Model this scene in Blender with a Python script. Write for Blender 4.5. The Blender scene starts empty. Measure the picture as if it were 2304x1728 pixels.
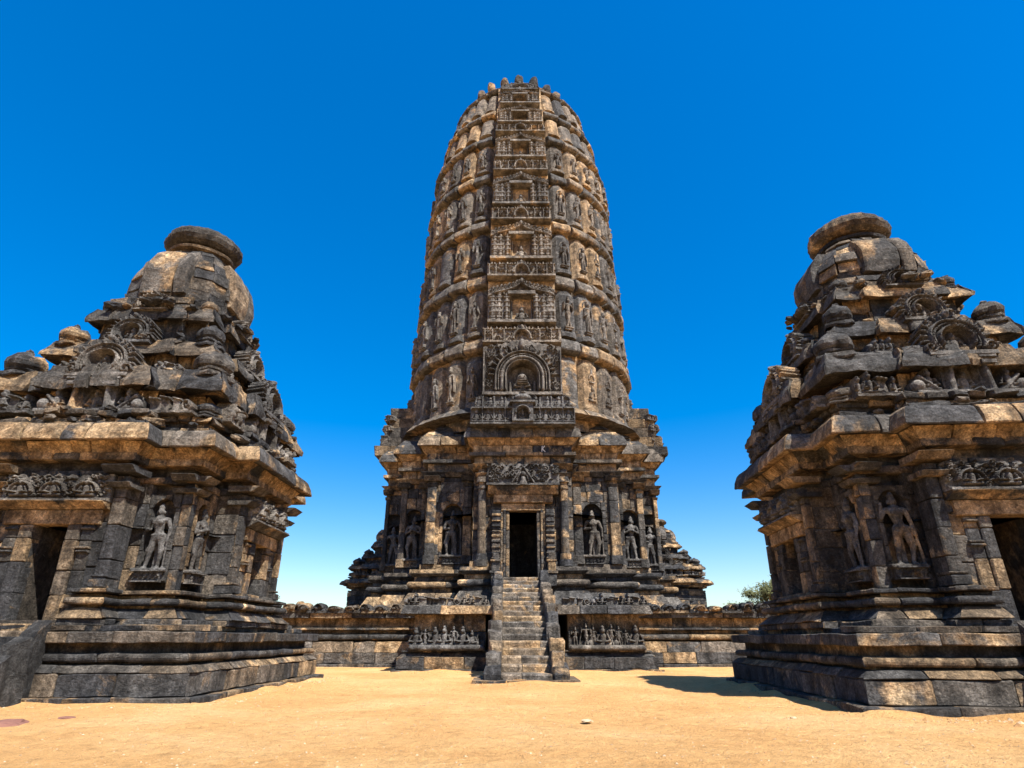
import bpy, bmesh, math, random
import numpy as np
from mathutils import Vector, Matrix, noise

# ------------------------------------------------------------------ camera, sky, sun, exposure
scn = bpy.context.scene
COL = scn.collection
TH = math.radians(22.8)
CAM = Vector((0, 0, 1.0))
cd = bpy.data.cameras.new('camera'); cam = bpy.data.objects.new('camera', cd); COL.objects.link(cam)
cd.sensor_width = 36; cd.lens = 36 * 1360 / 2304; cd.clip_start = .05; cd.clip_end = 6000
cam.location = CAM; cam.rotation_euler = (math.radians(90) + TH, 0, 0)
scn.camera = cam
SUN = Vector((.41, -.52, 1.0)).normalized()            # towards the sun
el = math.asin(SUN.z); az = math.atan2(SUN.x, SUN.y)    # azimuth from +Y clockwise
w = bpy.data.worlds.new('World'); scn.world = w; w.use_nodes = True
nt = w.node_tree; nt.nodes.clear()
sky = nt.nodes.new('ShaderNodeTexSky'); sky.sky_type = 'NISHITA'; sky.sun_disc = False
sky.sun_elevation = el; sky.sun_rotation = az; sky.altitude = 0; sky.air_density = 1.0; sky.dust_density = 0.8; sky.ozone_density = 3.0
hs = nt.nodes.new('ShaderNodeHueSaturation'); hs.inputs['Saturation'].default_value = 1.8; hs.inputs['Hue'].default_value = .508
gm = nt.nodes.new('ShaderNodeGamma'); gm.inputs['Gamma'].default_value = .78
bg = nt.nodes.new('ShaderNodeBackground'); bg.inputs['Strength'].default_value = .13
wo = nt.nodes.new('ShaderNodeOutputWorld')
nt.links.new(sky.outputs[0], gm.inputs[0]); nt.links.new(gm.outputs[0], hs.inputs['Color']); nt.links.new(hs.outputs[0], bg.inputs['Color'])
nt.links.new(bg.outputs[0], wo.inputs['Surface'])
sl = bpy.data.lights.new('sun', 'SUN'); sl.energy = 5.0; sl.angle = math.radians(.5); sl.color = (1, .95, .86)
so = bpy.data.objects.new('sun', sl); COL.objects.link(so)
so.rotation_euler = SUN.to_track_quat('Z', 'Y').to_euler()
vs = scn.view_settings; vs.view_transform = 'Standard'; vs.look = 'None'; vs.gamma = 1; vs.exposure = 1.2; vs.use_curve_mapping = False

rng = random.Random(7)
PI = math.pi

# ------------------------------------------------------------------ materials
def newmat(name):
    m = bpy.data.materials.new(name); m.use_nodes = True
    t = m.node_tree; t.nodes.clear()
    o = t.nodes.new('ShaderNodeOutputMaterial'); b = t.nodes.new('ShaderNodeBsdfPrincipled')
    t.links.new(b.outputs[0], o.inputs[0])
    return m, t, b
def N(t, kind, **kw):
    n = t.nodes.new(kind)
    for k, v in kw.items():
        if k in n.inputs.keys() if hasattr(n.inputs, 'keys') else False: n.inputs[k].default_value = v
        else: setattr(n, k, v)
    return n
def ramp(t, stops, src, interp='LINEAR'):
    r = t.nodes.new('ShaderNodeValToRGB'); r.color_ramp.interpolation = interp
    e = r.color_ramp.elements
    while len(e) < len(stops): e.new(.5)
    for i, (p, c) in enumerate(stops):
        e[i].position = p; e[i].color = (*c, 1) if len(c) == 3 else c
    t.links.new(src, r.inputs[0]); return r.outputs[0]
def mixc(t, mode, fac, a, b):
    m = t.nodes.new('ShaderNodeMix'); m.data_type = 'RGBA'; m.blend_type = mode
    if isinstance(fac, float): m.inputs[0].default_value = fac
    else: t.links.new(fac, m.inputs[0])
    for s, v in ((6, a), (7, b)):
        if isinstance(v, tuple): m.inputs[s].default_value = (*v, 1)
        else: t.links.new(v, m.inputs[s])
    return m.outputs[2]
def mth(t, op, a, b=None, c=None):
    m = t.nodes.new('ShaderNodeMath'); m.operation = op
    for i, v in enumerate((a, b, c)):
        if v is None: continue
        if isinstance(v, (int, float)): m.inputs[i].default_value = v
        else: t.links.new(v, m.inputs[i])
    return m.outputs[0]
def noi(t, vec, scale, detail=4, rough=.6, dist=0.0):
    n = t.nodes.new('ShaderNodeTexNoise'); n.inputs['Scale'].default_value = scale
    n.inputs['Detail'].default_value = detail; n.inputs['Roughness'].default_value = rough; n.inputs['Distortion'].default_value = dist
    t.links.new(vec, n.inputs['Vector']); return n.outputs['Fac']
def g3(v): return (v, v, v)

def stone_mat(name, sc=1.0, dark=1.0, tan=.0, bump=1.0, vary=1.0, off=0.0, grain=1.0):
    m, t, b = newmat(name)
    geo = t.nodes.new('ShaderNodeNewGeometry'); pos = geo.outputs['Position']
    at = t.nodes.new('ShaderNodeAttribute'); at.attribute_name = 'rnd'
    oi = t.nodes.new('ShaderNodeObjectInfo')
    rnd = mth(t, 'FRACT', mth(t, 'ADD', at.outputs['Fac'], oi.outputs['Random']))
    wat = t.nodes.new('ShaderNodeAttribute'); wat.attribute_name = 'warm'
    rnd2 = mth(t, 'FRACT', mth(t, 'MULTIPLY', rnd, 7.31))
    base = ramp(t, [(0, (.05, .05, .053)), (.35, (.078, .074, .070)), (.6, (.112, .098, .083)), (.8, (.155, .124, .093)), (.93, (.24, .168, .10)), (1, (.34, .23, .125))], mth(t, 'ADD', mth(t, 'MULTIPLY', rnd, vary), off))
    # shift each stone's own patches
    cmb = t.nodes.new('ShaderNodeVectorMath'); cmb.operation = 'ADD'
    cx = t.nodes.new('ShaderNodeCombineXYZ'); t.links.new(mth(t, 'MULTIPLY', rnd, 9.0), cx.inputs[0]); t.links.new(mth(t, 'MULTIPLY', rnd2, 5.0), cx.inputs[2])
    t.links.new(pos, cmb.inputs[0]); t.links.new(cx.outputs[0], cmb.inputs[1])
    pv = cmb.outputs[0]
    n1 = noi(t, pv, .8 / sc, 8, .66, .5)
    thr = mth(t, 'SUBTRACT', .635 - tan, mth(t, 'MULTIPLY', wat.outputs['Fac'], .16))
    n0 = noi(t, pos, .33 / sc, 6, .62, .4)
    msk = mth(t, 'MULTIPLY', mth(t, 'SUBTRACT', mth(t, 'ADD', mth(t, 'ADD', mth(t, 'MULTIPLY', n1, .62), mth(t, 'MULTIPLY', n0, .38)), mth(t, 'MULTIPLY', rnd2, .13)), thr), 17.0)
    cl = t.nodes.new('ShaderNodeClamp'); t.links.new(msk, cl.inputs[0])
    tancol = ramp(t, [(.25, (.20, .12, .06)), (.5, (.37, .24, .125)), (.75, (.53, .39, .235))], noi(t, pv, 2.5 / sc, 4, .6))
    base = mixc(t, 'MULTIPLY', 1.0, base, (dark, dark, dark))
    c = mixc(t, 'MIX', cl.outputs[0], base, tancol)
    n2 = noi(t, pv, 3.4 / sc, 6, .68, .4)
    c = mixc(t, 'MULTIPLY', 1.0, c, ramp(t, [(.28, g3(.25)), (.43, g3(.66)), (.56, g3(1.15)), (.74, g3(1.9))], n2))
    n3 = noi(t, pos, 20 / sc, 7, .78)
    c = mixc(t, 'MULTIPLY', 1.0, c, ramp(t, [(.30, g3(.2)), (.46, g3(.78)), (.56, g3(1.2)), (.7, g3(2.3))], n3))
    # rain-borne black streaks running across the joints
    ms = t.nodes.new('ShaderNodeMapping'); ms.inputs['Scale'].default_value = (1.5, 1.5, .28); t.links.new(pos, ms.inputs[0])
    st = noi(t, ms.outputs[0], 1.1 / sc, 7, .68, .5)
    c = mixc(t, 'MULTIPLY', 1.0, c, ramp(t, [(.36, g3(1.3)), (.47, g3(1.05)), (.56, g3(.62)), (.66, g3(.34))], st))
    # pale lichen specks and scrapes
    n4 = noi(t, pos, 9 / sc, 5, .7, 1.2)
    c = mixc(t, 'MIX', mth(t, 'MULTIPLY', ramp(t, [(.66, g3(0)), (.72, g3(1))], n4), .45), c, (.36, .35, .33))
    t.links.new(c, b.inputs['Base Color']); b.inputs['Roughness'].default_value = .88
    b.inputs['Specular IOR Level'].default_value = .28
    # bedding-like directional grain for the bump
    mp = t.nodes.new('ShaderNodeMapping'); mp.inputs['Scale'].default_value = (1.1, 1.1, 1.5); mp.inputs['Rotation'].default_value = (.5, .7, .3)
    t.links.new(pv, mp.inputs[0])
    h = mth(t, 'ADD', mth(t, 'MULTIPLY', noi(t, mp.outputs[0], 3.2 / sc, 8, .72, .3), 1.0), mth(t, 'MULTIPLY', n3, .34))
    vo = t.nodes.new('ShaderNodeTexVoronoi'); vo.inputs['Scale'].default_value = 7 / sc; t.links.new(pv, vo.inputs['Vector'])
    h = mth(t, 'ADD', h, mth(t, 'MULTIPLY', vo.outputs['Distance'], .12))
    bp = t.nodes.new('ShaderNodeBump'); bp.inputs['Strength'].default_value = 1.0; bp.inputs['Distance'].default_value = .17 * sc * bump
    t.links.new(h, bp.inputs['Height']); t.links.new(bp.outputs[0], b.inputs['Normal'])
    return m
M_STONE = stone_mat('weathered_stone', .8, .86, .022)
M_BIG = stone_mat('weathered_stone_large', 1.1, 1.12, .022)
M_CARVE = stone_mat('carved_stone', 1.0, 1.25, -.06, .5, .35, .3)
M_TOWER = stone_mat('tower_stone', 1.2, 1.25, .01, 1.0, .8, .18)
M_TCARVE = stone_mat('tower_carving', 1.1, 1.35, -.01, .5, .3, .38)
M_STEP = stone_mat('worn_step_stone', .8, 1.3, .06, .8, .5, .45)
M_CORE = stone_mat('core_stone', 1.2, .6)

def sand_mat():
    m, t, b = newmat('sand')
    geo = t.nodes.new('ShaderNodeNewGeometry'); pos = geo.outputs['Position']
    a = noi(t, pos, .35, 6, .6, .5)
    c = ramp(t, [(.3, (.59, .32, .12)), (.5, (.67, .39, .157)), (.68, (.75, .475, .22))], a)
    bb = noi(t, pos, 5, 8, .75, .3)
    c = mixc(t, 'MULTIPLY', 1.0, c, ramp(t, [(.3, g3(.68)), (.45, g3(.95)), (.55, g3(1.02)), (.7, g3(1.18))], bb))
    f = noi(t, pos, 60, 6, .8)
    g_ = noi(t, pos, 17, 5, .75, 1.0)
    c = mixc(t, 'MULTIPLY', 1.0, c, ramp(t, [(.3, (.78, .68, .6)), (.42, (.98, .95, .92)), (.58, g3(1.02)), (.72, (1.1, 1.12, 1.18))], g_))
    c = mixc(t, 'MULTIPLY', 1.0, c, ramp(t, [(.3, g3(.5)), (.46, g3(.96)), (.54, g3(1.03)), (.68, g3(1.3))], f))
    v = t.nodes.new('ShaderNodeTexVoronoi'); v.inputs['Scale'].default_value = 14; t.links.new(pos, v.inputs['Vector'])
    sp = ramp(t, [(.05, g3(1)), (.10, g3(0))], v.outputs['Distance'])
    cs = ramp(t, [(0, (.25, .11, .05)), (.45, (.5, .27, .12)), (.6, (.68, .56, .40)), (1, (.72, .64, .52))], v.outputs['Color'], 'CONSTANT')
    pick = ramp(t, [(.5, g3(0)), (.62, g3(.8))], noi(t, pos, 3.1, 3, .5))
    c = mixc(t, 'MIX', mth(t, 'MULTIPLY', sp, pick), c, cs)
    t.links.new(c, b.inputs['Base Color']); b.inputs['Roughness'].default_value = .95; b.inputs['Specular IOR Level'].default_value = .15
    h = mth(t, 'ADD', mth(t, 'MULTIPLY', bb, 1.0), mth(t, 'MULTIPLY', f, .12))
    h = mth(t, 'ADD', h, mth(t, 'MULTIPLY', noi(t, pos, 16, 5, .7, .8), .4))
    h = mth(t, 'ADD', h, mth(t, 'MULTIPLY', sp, .12))
    bp = t.nodes.new('ShaderNodeBump'); bp.inputs['Distance'].default_value = .14; t.links.new(h, bp.inputs['Height']); t.links.new(bp.outputs[0], b.inputs['Normal'])
    return m
M_SAND = sand_mat()
def plain_mat(name, ca, cb, scale=5, rough=.9):
    m, t, b = newmat(name)
    geo = t.nodes.new('ShaderNodeNewGeometry'); oi = t.nodes.new('ShaderNodeObjectInfo')
    n = noi(t, geo.outputs['Position'], scale, 5, .7)
    t.links.new(ramp(t, [(.35, ca), (.65, cb)], n), b.inputs['Base Color']); b.inputs['Roughness'].default_value = rough
    bp = t.nodes.new('ShaderNodeBump'); bp.inputs['Distance'].default_value = .03; t.links.new(n, bp.inputs['Height']); t.links.new(bp.outputs[0], b.inputs['Normal'])
    return m
M_LEAF = plain_mat('foliage', (.05, .062, .018), (.10, .10, .033), 1.2)
M_BARK = plain_mat('bark', (.12, .08, .05), (.2, .14, .09))
M_RED = plain_mat('red_stone', (.12, .045, .035), (.22, .10, .065), 6)
M_PALE = plain_mat('pale_stone', (.34, .24, .14), (.52, .39, .25), 9)
M_DRY = plain_mat('dry_leaf', (.25, .13, .05), (.4, .22, .08), 9)

# ------------------------------------------------------------------ object helpers
def link(name, me, parent=None, mat=None, loc=(0, 0, 0), rot=(0, 0, 0), scale=(1, 1, 1)):
    o = bpy.data.objects.new(name, me); COL.objects.link(o)
    o.location = loc; o.rotation_euler = rot; o.scale = scale
    if parent: o.parent = parent
    if mat and me is not None and not me.materials: me.materials.append(mat)
    return o
def thing(name, label, cat, loc, group=None):
    o = bpy.data.objects.new(name, None); COL.objects.link(o); o.location = loc; o.empty_display_size = .5
    o['label'] = label; o['category'] = cat
    if group: o['group'] = group
    return o
def mesh_np(name, V, F, mat, rnd=None, warm=None, smooth=False):
    me = bpy.data.meshes.new(name); me.from_pydata(V, [], F)
    if rnd is not None:
        a = me.attributes.new('rnd', 'FLOAT', 'POINT'); a.data.foreach_set('value', rnd if hasattr(rnd, '__len__') else [rnd] * len(V))
    if warm is not None:
        a = me.attributes.new('warm', 'FLOAT', 'POINT'); a.data.foreach_set('value', warm if hasattr(warm, '__len__') else [warm] * len(V))
    if smooth: me.polygons.foreach_set('use_smooth', [True] * len(me.polygons))
    me.materials.append(mat); me.update()
    return me

class Stones:
    """collects single stones of one building; the largest in view become parts of their own"""
    def __init__(s, root, keep=285): s.root = root; s.b = {}; s.keep = keep
    def add(s, name, V, F, mat, nrm=None, warm=0., rnd=None):
        c = Vector((0, 0, 0))
        for v in V: c += v
        c /= len(V)
        d = c - CAM
        fac = .25
        if nrm is not None: fac = max(.02, -(nrm.x * d.x + nrm.y * d.y) / max(.1, d.length))
        xs = [v.x for v in V]; ys = [v.y for v in V]; zs = [v.z for v in V]
        L = max(max(xs) - min(xs), max(ys) - min(ys)); H = max(zs) - min(zs)
        sc = fac * L * H / d.length_squared
        if abs(c.x) > .95 * c.y + 1: sc *= .05
        s.b.setdefault(name, []).append((sc, V, F, mat, c, rng.random() if rnd is None else rnd, warm))
    def finish(s):
        for name, lst in s.b.items():
            lst.sort(key=lambda a: -a[0])
            for sc, V, F, mat, c, r, wm in lst[:s.keep]:
                me = mesh_np(name, [v - c for v in V], F, mat, r, wm)
                link(name, me, s.root, loc=c - s.root.location)
            rest = lst[s.keep:]
            bym = {}
            for it in rest: bym.setdefault(it[3].name, []).append(it)
            for mn, its in bym.items():
                VV = []; FF = []; R = []; Wm = []
                for sc, V, F, mat, c, r, wm in its:
                    k = len(VV); VV += [v - s.root.location for v in V]; FF += [[i + k for i in f] for f in F]; R += [r] * len(V); Wm += [wm] * len(V)
                o = link(name, mesh_np(name, VV, FF, its[0][3], R, Wm), s.root); o['kind'] = 'stuff'

UP = Vector((0, 0, 1))
def nv(p, f, a, seed):
    v = noise.noise_vector(Vector((p.x * f + seed, p.y * f, p.z * f))); return v * a
def stone(S, name, P, d, n, a, b, prof, ma=0, mb=0, ja=True, jb=True, amp=.02, mat=None, warm=0., bev=.022, seglen=.3, jit=.012, back=.25, rnd=None):
    """one stone: profile (offset, z) list swept along d from a to b; ma/mb mitre slopes at its ends"""
    L = b - a
    g = min(.008, L * .02)
    n_ = max(1, int(round(L / seglen)))
    st = []
    a0 = a + (g if ja else 0); b0 = b - (g if jb else 0)
    e = min(.035, L * .12)
    if ja: st += [(a0, 1), (a0 + e, 0)]
    else: st += [(a0, 0)]
    for i in range(1, n_): st.append((a0 + (b0 - a0) * i / n_, 0))
    if jb: st += [(b0 - e, 0), (b0, 1)]
    else: st += [(b0, 0)]
    K = len(prof); zmid = sum(p[1] for p in prof) / K
    proud = rng.uniform(-jit, jit); lean = rng.uniform(-jit, jit) * .8; yaw = rng.uniform(-jit, jit) * .8
    sd = rng.random() * 40
    minz = min(p[1] for p in prof); maxz = max(p[1] for p in prof); hh = max(.01, maxz - minz)
    omin = min(p[0] for p in prof)
    V = []; F = []
    for s_, ins in st:
        k = (s_ - a) / L
        for (o, z) in prof:
            front = o > omin + 1e-4
            oo = o
            if front: oo += proud + lean * (z - zmid) / hh + yaw * (k - .5) - (bev if ins else 0)
            zz = z
            if ins: zz = zmid + (z - zmid) * (1 - .03)
            sh = -ma * (1 - k) * o + mb * k * o
            p = P + d * (s_ + sh) + n * oo + UP * zz
            if front and amp: p = p + nv(p, 1.7, amp, sd) + nv(p, 6., amp * .5, sd + 9) + nv(p, 17., amp * .22, sd)
            V.append(p)
    m_ = len(st)
    for i in range(m_ - 1):
        for j in range(K):
            j2 = (j + 1) % K
            F.append((i * K + j, (i + 1) * K + j, (i + 1) * K + j2, i * K + j2))
    F.append(tuple(range(K)))
    F.append(tuple((m_ - 1) * K + j for j in reversed(range(K))))
    S.add(name, V, F, mat or M_STONE, n, warm, rnd)

def ring(S, name, poly, prof, z0=0., lens=(.5, .95), amp=.02, mat=None, warm=0., holes=(), skip=0., edges=None, sc=1., cen=(0, 0), **kw):
    """a course of stones round a CCW plan; prof is a list or a callable giving one per stone; holes: (edge, s0, s1, z0, z1)"""
    nP = len(poly)
    pts = [Vector((cen[0] + p[0] * sc, cen[1] + p[1] * sc, 0)) for p in poly]
    tn = []
    for i in range(nP):
        a = pts[i] - pts[i - 1]; b = pts[(i + 1) % nP] - pts[i]
        t = math.atan2(a.x * b.y - a.y * b.x, a.x * b.x + a.y * b.y); tn.append(math.tan(t / 2))
    for i in range(nP):
        if edges is not None and i not in edges: continue
        A = pts[i]; B = pts[(i + 1) % nP]; d = B - A; L = d.length
        if L < .05: continue
        d.normalize(); n = Vector((d.y, -d.x, 0))
        mid = (A + B) / 2; vis = (CAM - mid).dot(n) > 0
        pr = prof() if callable(prof) else prof
        zlo = min(p[1] for p in pr); zhi = max(p[1] for p in pr)
        segs = [(0., L)]
        for (he, s0, s1, h0, h1) in holes:
            if he == i and h0 < zhi - .05 and h1 > zlo + .05:
                new = []
                for (a, b) in segs:
                    if s1 <= a or s0 >= b: new.append((a, b)); continue
                    if s0 - a > .04: new.append((a, s0))
                    if b - s1 > .04: new.append((s1, b))
                segs = new
        for (a, b) in segs:
            l0, l1 = lens
            if not vis: l0, l1 = l0 * 2.2, l1 * 2.2
            k = max(1, int(round((b - a) / rng.uniform(l0, l1))))
            cuts = [a + (b - a) * (j + (rng.uniform(-.28, .28) if 0 < j < k else 0)) / k for j in range(k + 1)]
            for j in range(k):
                if skip and rng.random() < skip: continue
                stone(S, name, A, d, n, cuts[j], cuts[j + 1], prof() if callable(prof) else prof,
                      ma=tn[i] if cuts[j] == 0 else 0, mb=tn[(i + 1) % nP] if cuts[j + 1] == L else 0,
                      ja=cuts[j] != 0, jb=cuts[j + 1] != L, amp=amp, mat=mat, warm=warm, **kw)

def p_wall(z0, z1, o=0., d=.35, b=.018):
    h = z1 - z0
    r = [(-d, z0 + .002), (o - b, z0 + .004), (o, z0 + b)]
    for k in range(1, max(1, int(h / .35)) + 0): r.append((o, z0 + h * k / max(1, int(h / .35))))
    r += [(o, z1 - b), (o - b, z1 - .004), (-d, z1 - .002)]
    return r
def p_slope(z0, z1, o0, o1, d=.35, b=.015):
    return [(-d, z0), (o0 - b, z0 + .003), (o0, z0 + b), ((o0 + o1) / 2, (z0 + z1) / 2), (o1, z1 - b), (o1 - b * 2, z1 - .003), (-d, z1 - .002)]
def p_roll(z0, z1, o, d=.35, k=6):
    r = (z1 - z0) / 2; zc = (z0 + z1) / 2
    return [(-d, z0)] + [(o - r + r * math.cos(-PI / 2 + PI * i / k), zc + r * math.sin(-PI / 2 + PI * i / k)) for i in range(k + 1)] + [(-d, z1)]
def p_eave(z0, z1, o, d=.4, lip=.07):
    """sloping eave: thin lip, bellied upper face, hollow soffit"""
    h = z1 - z0
    return [(-d, z0 + h * .25), (o * .35 - .02, z0 + h * .2), (o * .7, z0 + h * .04), (o * .97, z0), (o, z0 + .02), (o * .95, z0 + h * .4), (o * .8, z0 + h * .8), (o * .7, z1 - .02), (o * .6, z1), (-d, z1)]
def p_kapota(z0, z1, o, d=.4):
    h = z1 - z0
    return [(-d, z0 + h * .25), (o * .45, z0 + h * .16), (o * .9, z0 + h * .02), (o, z0 + .01), (o * 1.02, z0 + h * .26), (o * .82, z0 + h * .5), (o * .5, z0 + h * .72), (o * .42, z0 + h * .84), (o * .3, z1), (-d, z1)]

def prism(poly, z0, z1, cen=(0, 0), sc=1., top_sc=None):
    n = len(poly); ts = sc if top_sc is None else top_sc
    V = [Vector((cen[0] + p[0] * sc, cen[1] + p[1] * sc, z0)) for p in poly] + [Vector((cen[0] + p[0] * ts, cen[1] + p[1] * ts, z1)) for p in poly]
    F = [tuple(reversed(range(n))), tuple(range(n, 2 * n))] + [(i, (i + 1) % n, n + (i + 1) % n, n + i) for i in range(n)]
    return V, F
def shrink(poly, o):
    n = len(poly); out = []
    for i in range(n):
        p0 = Vector(poly[i - 1]); p1 = Vector(poly[i]); p2 = Vector(poly[(i + 1) % n])
        a = (p1 - p0).normalized(); b = (p2 - p1).normalized()
        na = Vector((a.y, -a.x)); nb = Vector((b.y, -b.x)); m = na + nb
        if m.length < 1e-6: m = na; k = 1
        else: m.normalize(); k = 1 / max(.3, m.dot(na))
        q = p1 - m * o * k; out.append((q.x, q.y))
    return out
def notched(poly, edge, c, hw, depth):
    """cut a passage into a plan edge (for the doorways)"""
    i = edge; A = Vector(poly[i]); B = Vector(poly[(i + 1) % len(poly)]); d = (B - A).normalized(); inn = Vector((-d.y, d.x))
    mid = A + d * c
    q = [mid - d * hw, mid - d * hw + inn * depth, mid + d * hw + inn * depth, mid + d * hw]
    return list(poly[:i + 1]) + [(p.x, p.y) for p in q] + list(poly[i + 1:])
def tri_mesh(name, V, F, mat, rnd=.3):
    bm = bmesh.new(); vs_ = [bm.verts.new(v) for v in V]
    for f in F: bm.faces.new([vs_[i] for i in f])
    bmesh.ops.triangulate(bm, faces=bm.faces[:], ngon_method='EAR_CLIP'); bmesh.ops.recalc_face_normals(bm, faces=bm.faces[:])
    me = bpy.data.meshes.new(name); bm.to_mesh(me); bm.free(); me.materials.append(mat); return me
def core(root, name, parts, mat=None):
    V = []; F = []
    for v, f in parts:
        k = len(V); V += [p - root.location for p in v]; F += [[i + k for i in q] for q in f]
    return link(name, tri_mesh(name, V, F, mat or M_CORE), root)

# ------------------------------------------------------------------ reliefs carved as height fields
class Relief:
    def __init__(s, W, H, nx, nz, seed=0):
        s.W, s.H, s.nx, s.nz = W, H, nx, nz
        x = np.linspace(-W / 2, W / 2, nx); z = np.linspace(0, H, nz); s.X, s.Z = np.meshgrid(x, z)
        s.h = np.zeros_like(s.X); s.m = np.zeros_like(s.X, bool); s.r = random.Random(seed)
    def fill(s): s.m[:] = True; return s
    def up(s, v, msk):
        s.h = np.where(msk, np.maximum(s.h, v), s.h); s.m |= msk
    def ell(s, cx, cz, rx, rz, h, base=0., rot=0.):
        X = s.X - cx; Z = s.Z - cz
        if rot: X, Z = X * math.cos(rot) + Z * math.sin(rot), -X * math.sin(rot) + Z * math.cos(rot)
        q = 1 - (X / rx) ** 2 - (Z / rz) ** 2; s.up(base + h * np.sqrt(np.clip(q, 0, 1)), q > 0)
    def cap(s, x0, z0, x1, z1, r0, r1, h, base=0.):
        dx, dz = x1 - x0, z1 - z0; L2 = dx * dx + dz * dz + 1e-9
        t = np.clip(((s.X - x0) * dx + (s.Z - z0) * dz) / L2, 0, 1)
        D = np.hypot(s.X - x0 - t * dx, s.Z - z0 - t * dz); R = r0 + (r1 - r0) * t
        q = 1 - (D / R) ** 2; s.up(base + h * np.sqrt(np.clip(q, 0, 1)), q > 0)
    def arc(s, cx, cz, r, w, h, a0=0, a1=PI, base=0., ez=1.):
        X = s.X - cx; Z = (s.Z - cz) / ez; R = np.hypot(X, Z); A = np.arctan2(Z, X)
        q = 1 - ((R - r) / w) ** 2; ok = (q > 0) & (A >= a0) & (A <= a1); s.up(base + h * np.sqrt(np.clip(q, 0, 1)), ok)
    def rect(s, x0, x1, z0, z1, h):
        s.up(h, (s.X >= x0) & (s.X <= x1) & (s.Z >= z0) & (s.Z <= z1))
    def sink(s, msk, d): s.h = np.where(msk, d, s.h)
    def spiral(s, cx, cz, r, w, h, turns=1.6, sgn=1, base=0.):
        pts = []
        for i in range(26):
            k = i / 25; a = sgn * k * turns * 2 * PI; rr = r * (1 - .85 * k); pts.append((cx + rr * math.cos(a), cz + rr * math.sin(a)))
        for (p, q) in zip(pts, pts[1:]): s.cap(p[0], p[1], q[0], q[1], w, w, h, base)
    def leaf(s, cx, cz, l, wd, a, h, base=0.): s.ell(cx + math.cos(a) * l / 2, cz + math.sin(a) * l / 2, l / 2, wd / 2, h, base, a)
    def lace(s, x0, x1, z0, z1, size, h, base=0., dens=1.):
        """tangle of scrolls, leaves and beads"""
        n = int((x1 - x0) * (z1 - z0) / size ** 2 * 1.5 * dens)
        for i in range(n):
            x = s.r.uniform(x0, x1); z = s.r.uniform(z0, z1); k = s.r.random(); q = size * s.r.uniform(.35, .65)
            if k < .38: s.spiral(x, z, q, size * .09, h, 1.2, s.r.choice((-1, 1)), base)
            elif k < .62: s.ell(x, z, size * .16, size * .16, h, base)
            elif k < .85: s.leaf(x, z, size * .8, size * .24, s.r.uniform(0, PI), h * .9, base)
            else: s.arc(x, z, q * .8, size * .09, h, base=base)
    def stand(s, cx, z, H, d=.12, base=0., flip=1, arms=0):
        e = H; f = flip
        s.cap(cx - .07 * e, z + .03 * e, cx - .06 * e * f, z + .47 * e, .045 * e, .075 * e, d * e, base)
        s.cap(cx + .09 * e, z + .03 * e, cx + .05 * e * f, z + .47 * e, .045 * e, .075 * e, d * e, base)
        s.ell(cx, z + .48 * e, .13 * e, .09 * e, d * e * 1.1, base)
        s.cap(cx, z + .5 * e, cx + .015 * e * f, z + .7 * e, .085 * e, .12 * e, d * e * 1.15, base)
        s.cap(cx - .13 * e, z + .73 * e, cx + .14 * e, z + .73 * e, .05 * e, .05 * e, d * e, base)
        if arms == 0:
            s.cap(cx - .15 * e, z + .72 * e, cx - .19 * e, z + .5 * e, .035 * e, .03 * e, d * e, base); s.cap(cx - .19 * e, z + .5 * e, cx - .08 * e, z + .58 * e, .03 * e, .03 * e, d * e * 1.4, base)
            s.cap(cx + .16 * e, z + .72 * e, cx + .21 * e, z + .5 * e, .035 * e, .03 * e, d * e, base); s.cap(cx + .21 * e, z + .5 * e, cx + .2 * e, z + .3 * e, .03 * e, .028 * e, d * e, base)
        else:
            for q in (-1, 1): s.cap(cx + q * .15 * e, z + .72 * e, cx + q * .22 * e, z + .58 * e, .035 * e, .03 * e, d * e, base); s.cap(cx + q * .22 * e, z + .58 * e, cx + q * .2 * e, z + .8 * e, .03 * e, .03 * e, d * e * 1.2, base)
        s.ell(cx + .01 * e, z + .86 * e, .07 * e, .085 * e, d * e * 1.35, base)
        s.ell(cx + .01 * e, z + .95 * e, .055 * e, .07 * e, d * e * 1.1, base)
        s.rect(cx - .2 * e, cx + .2 * e, z, z + .04 * e, d * e * 1.1 + base)
    def seat(s, cx, z, H, d=.2, base=0.):
        e = H
        s.cap(cx - .36 * e, z + .12 * e, cx + .36 * e, z + .12 * e, .11 * e, .11 * e, d * e, base)
        s.cap(cx, z + .2 * e, cx, z + .52 * e, .17 * e, .2 * e, d * e, base)
        for q in (-1, 1): s.cap(cx + q * .24 * e, z + .58 * e, cx + q * .36 * e, z + .3 * e, .07 * e, .06 * e, d * e, base); s.cap(cx + q * .36 * e, z + .3 * e, cx + q * .12 * e, z + .26 * e, .06 * e, .06 * e, d * e * 1.3, base)
        s.ell(cx, z + .8 * e, .14 * e, .17 * e, d * e * 1.2, base); s.ell(cx, z + .97 * e, .1 * e, .12 * e, d * e, base)
    def crest(s, cx, cz, r, n, l, h, ez=1., a0=0, a1=PI):
        for i in range(n):
            a = a0 + (a1 - a0) * (i + .5) / n
            s.leaf(cx + r * math.cos(a), cz + r * ez * math.sin(a), l, l * .42, a, h)
            s.ell(cx + (r + l * .9) * math.cos(a), cz + (r * ez + l * .9) * math.sin(a), l * .2, l * .2, h)
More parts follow.
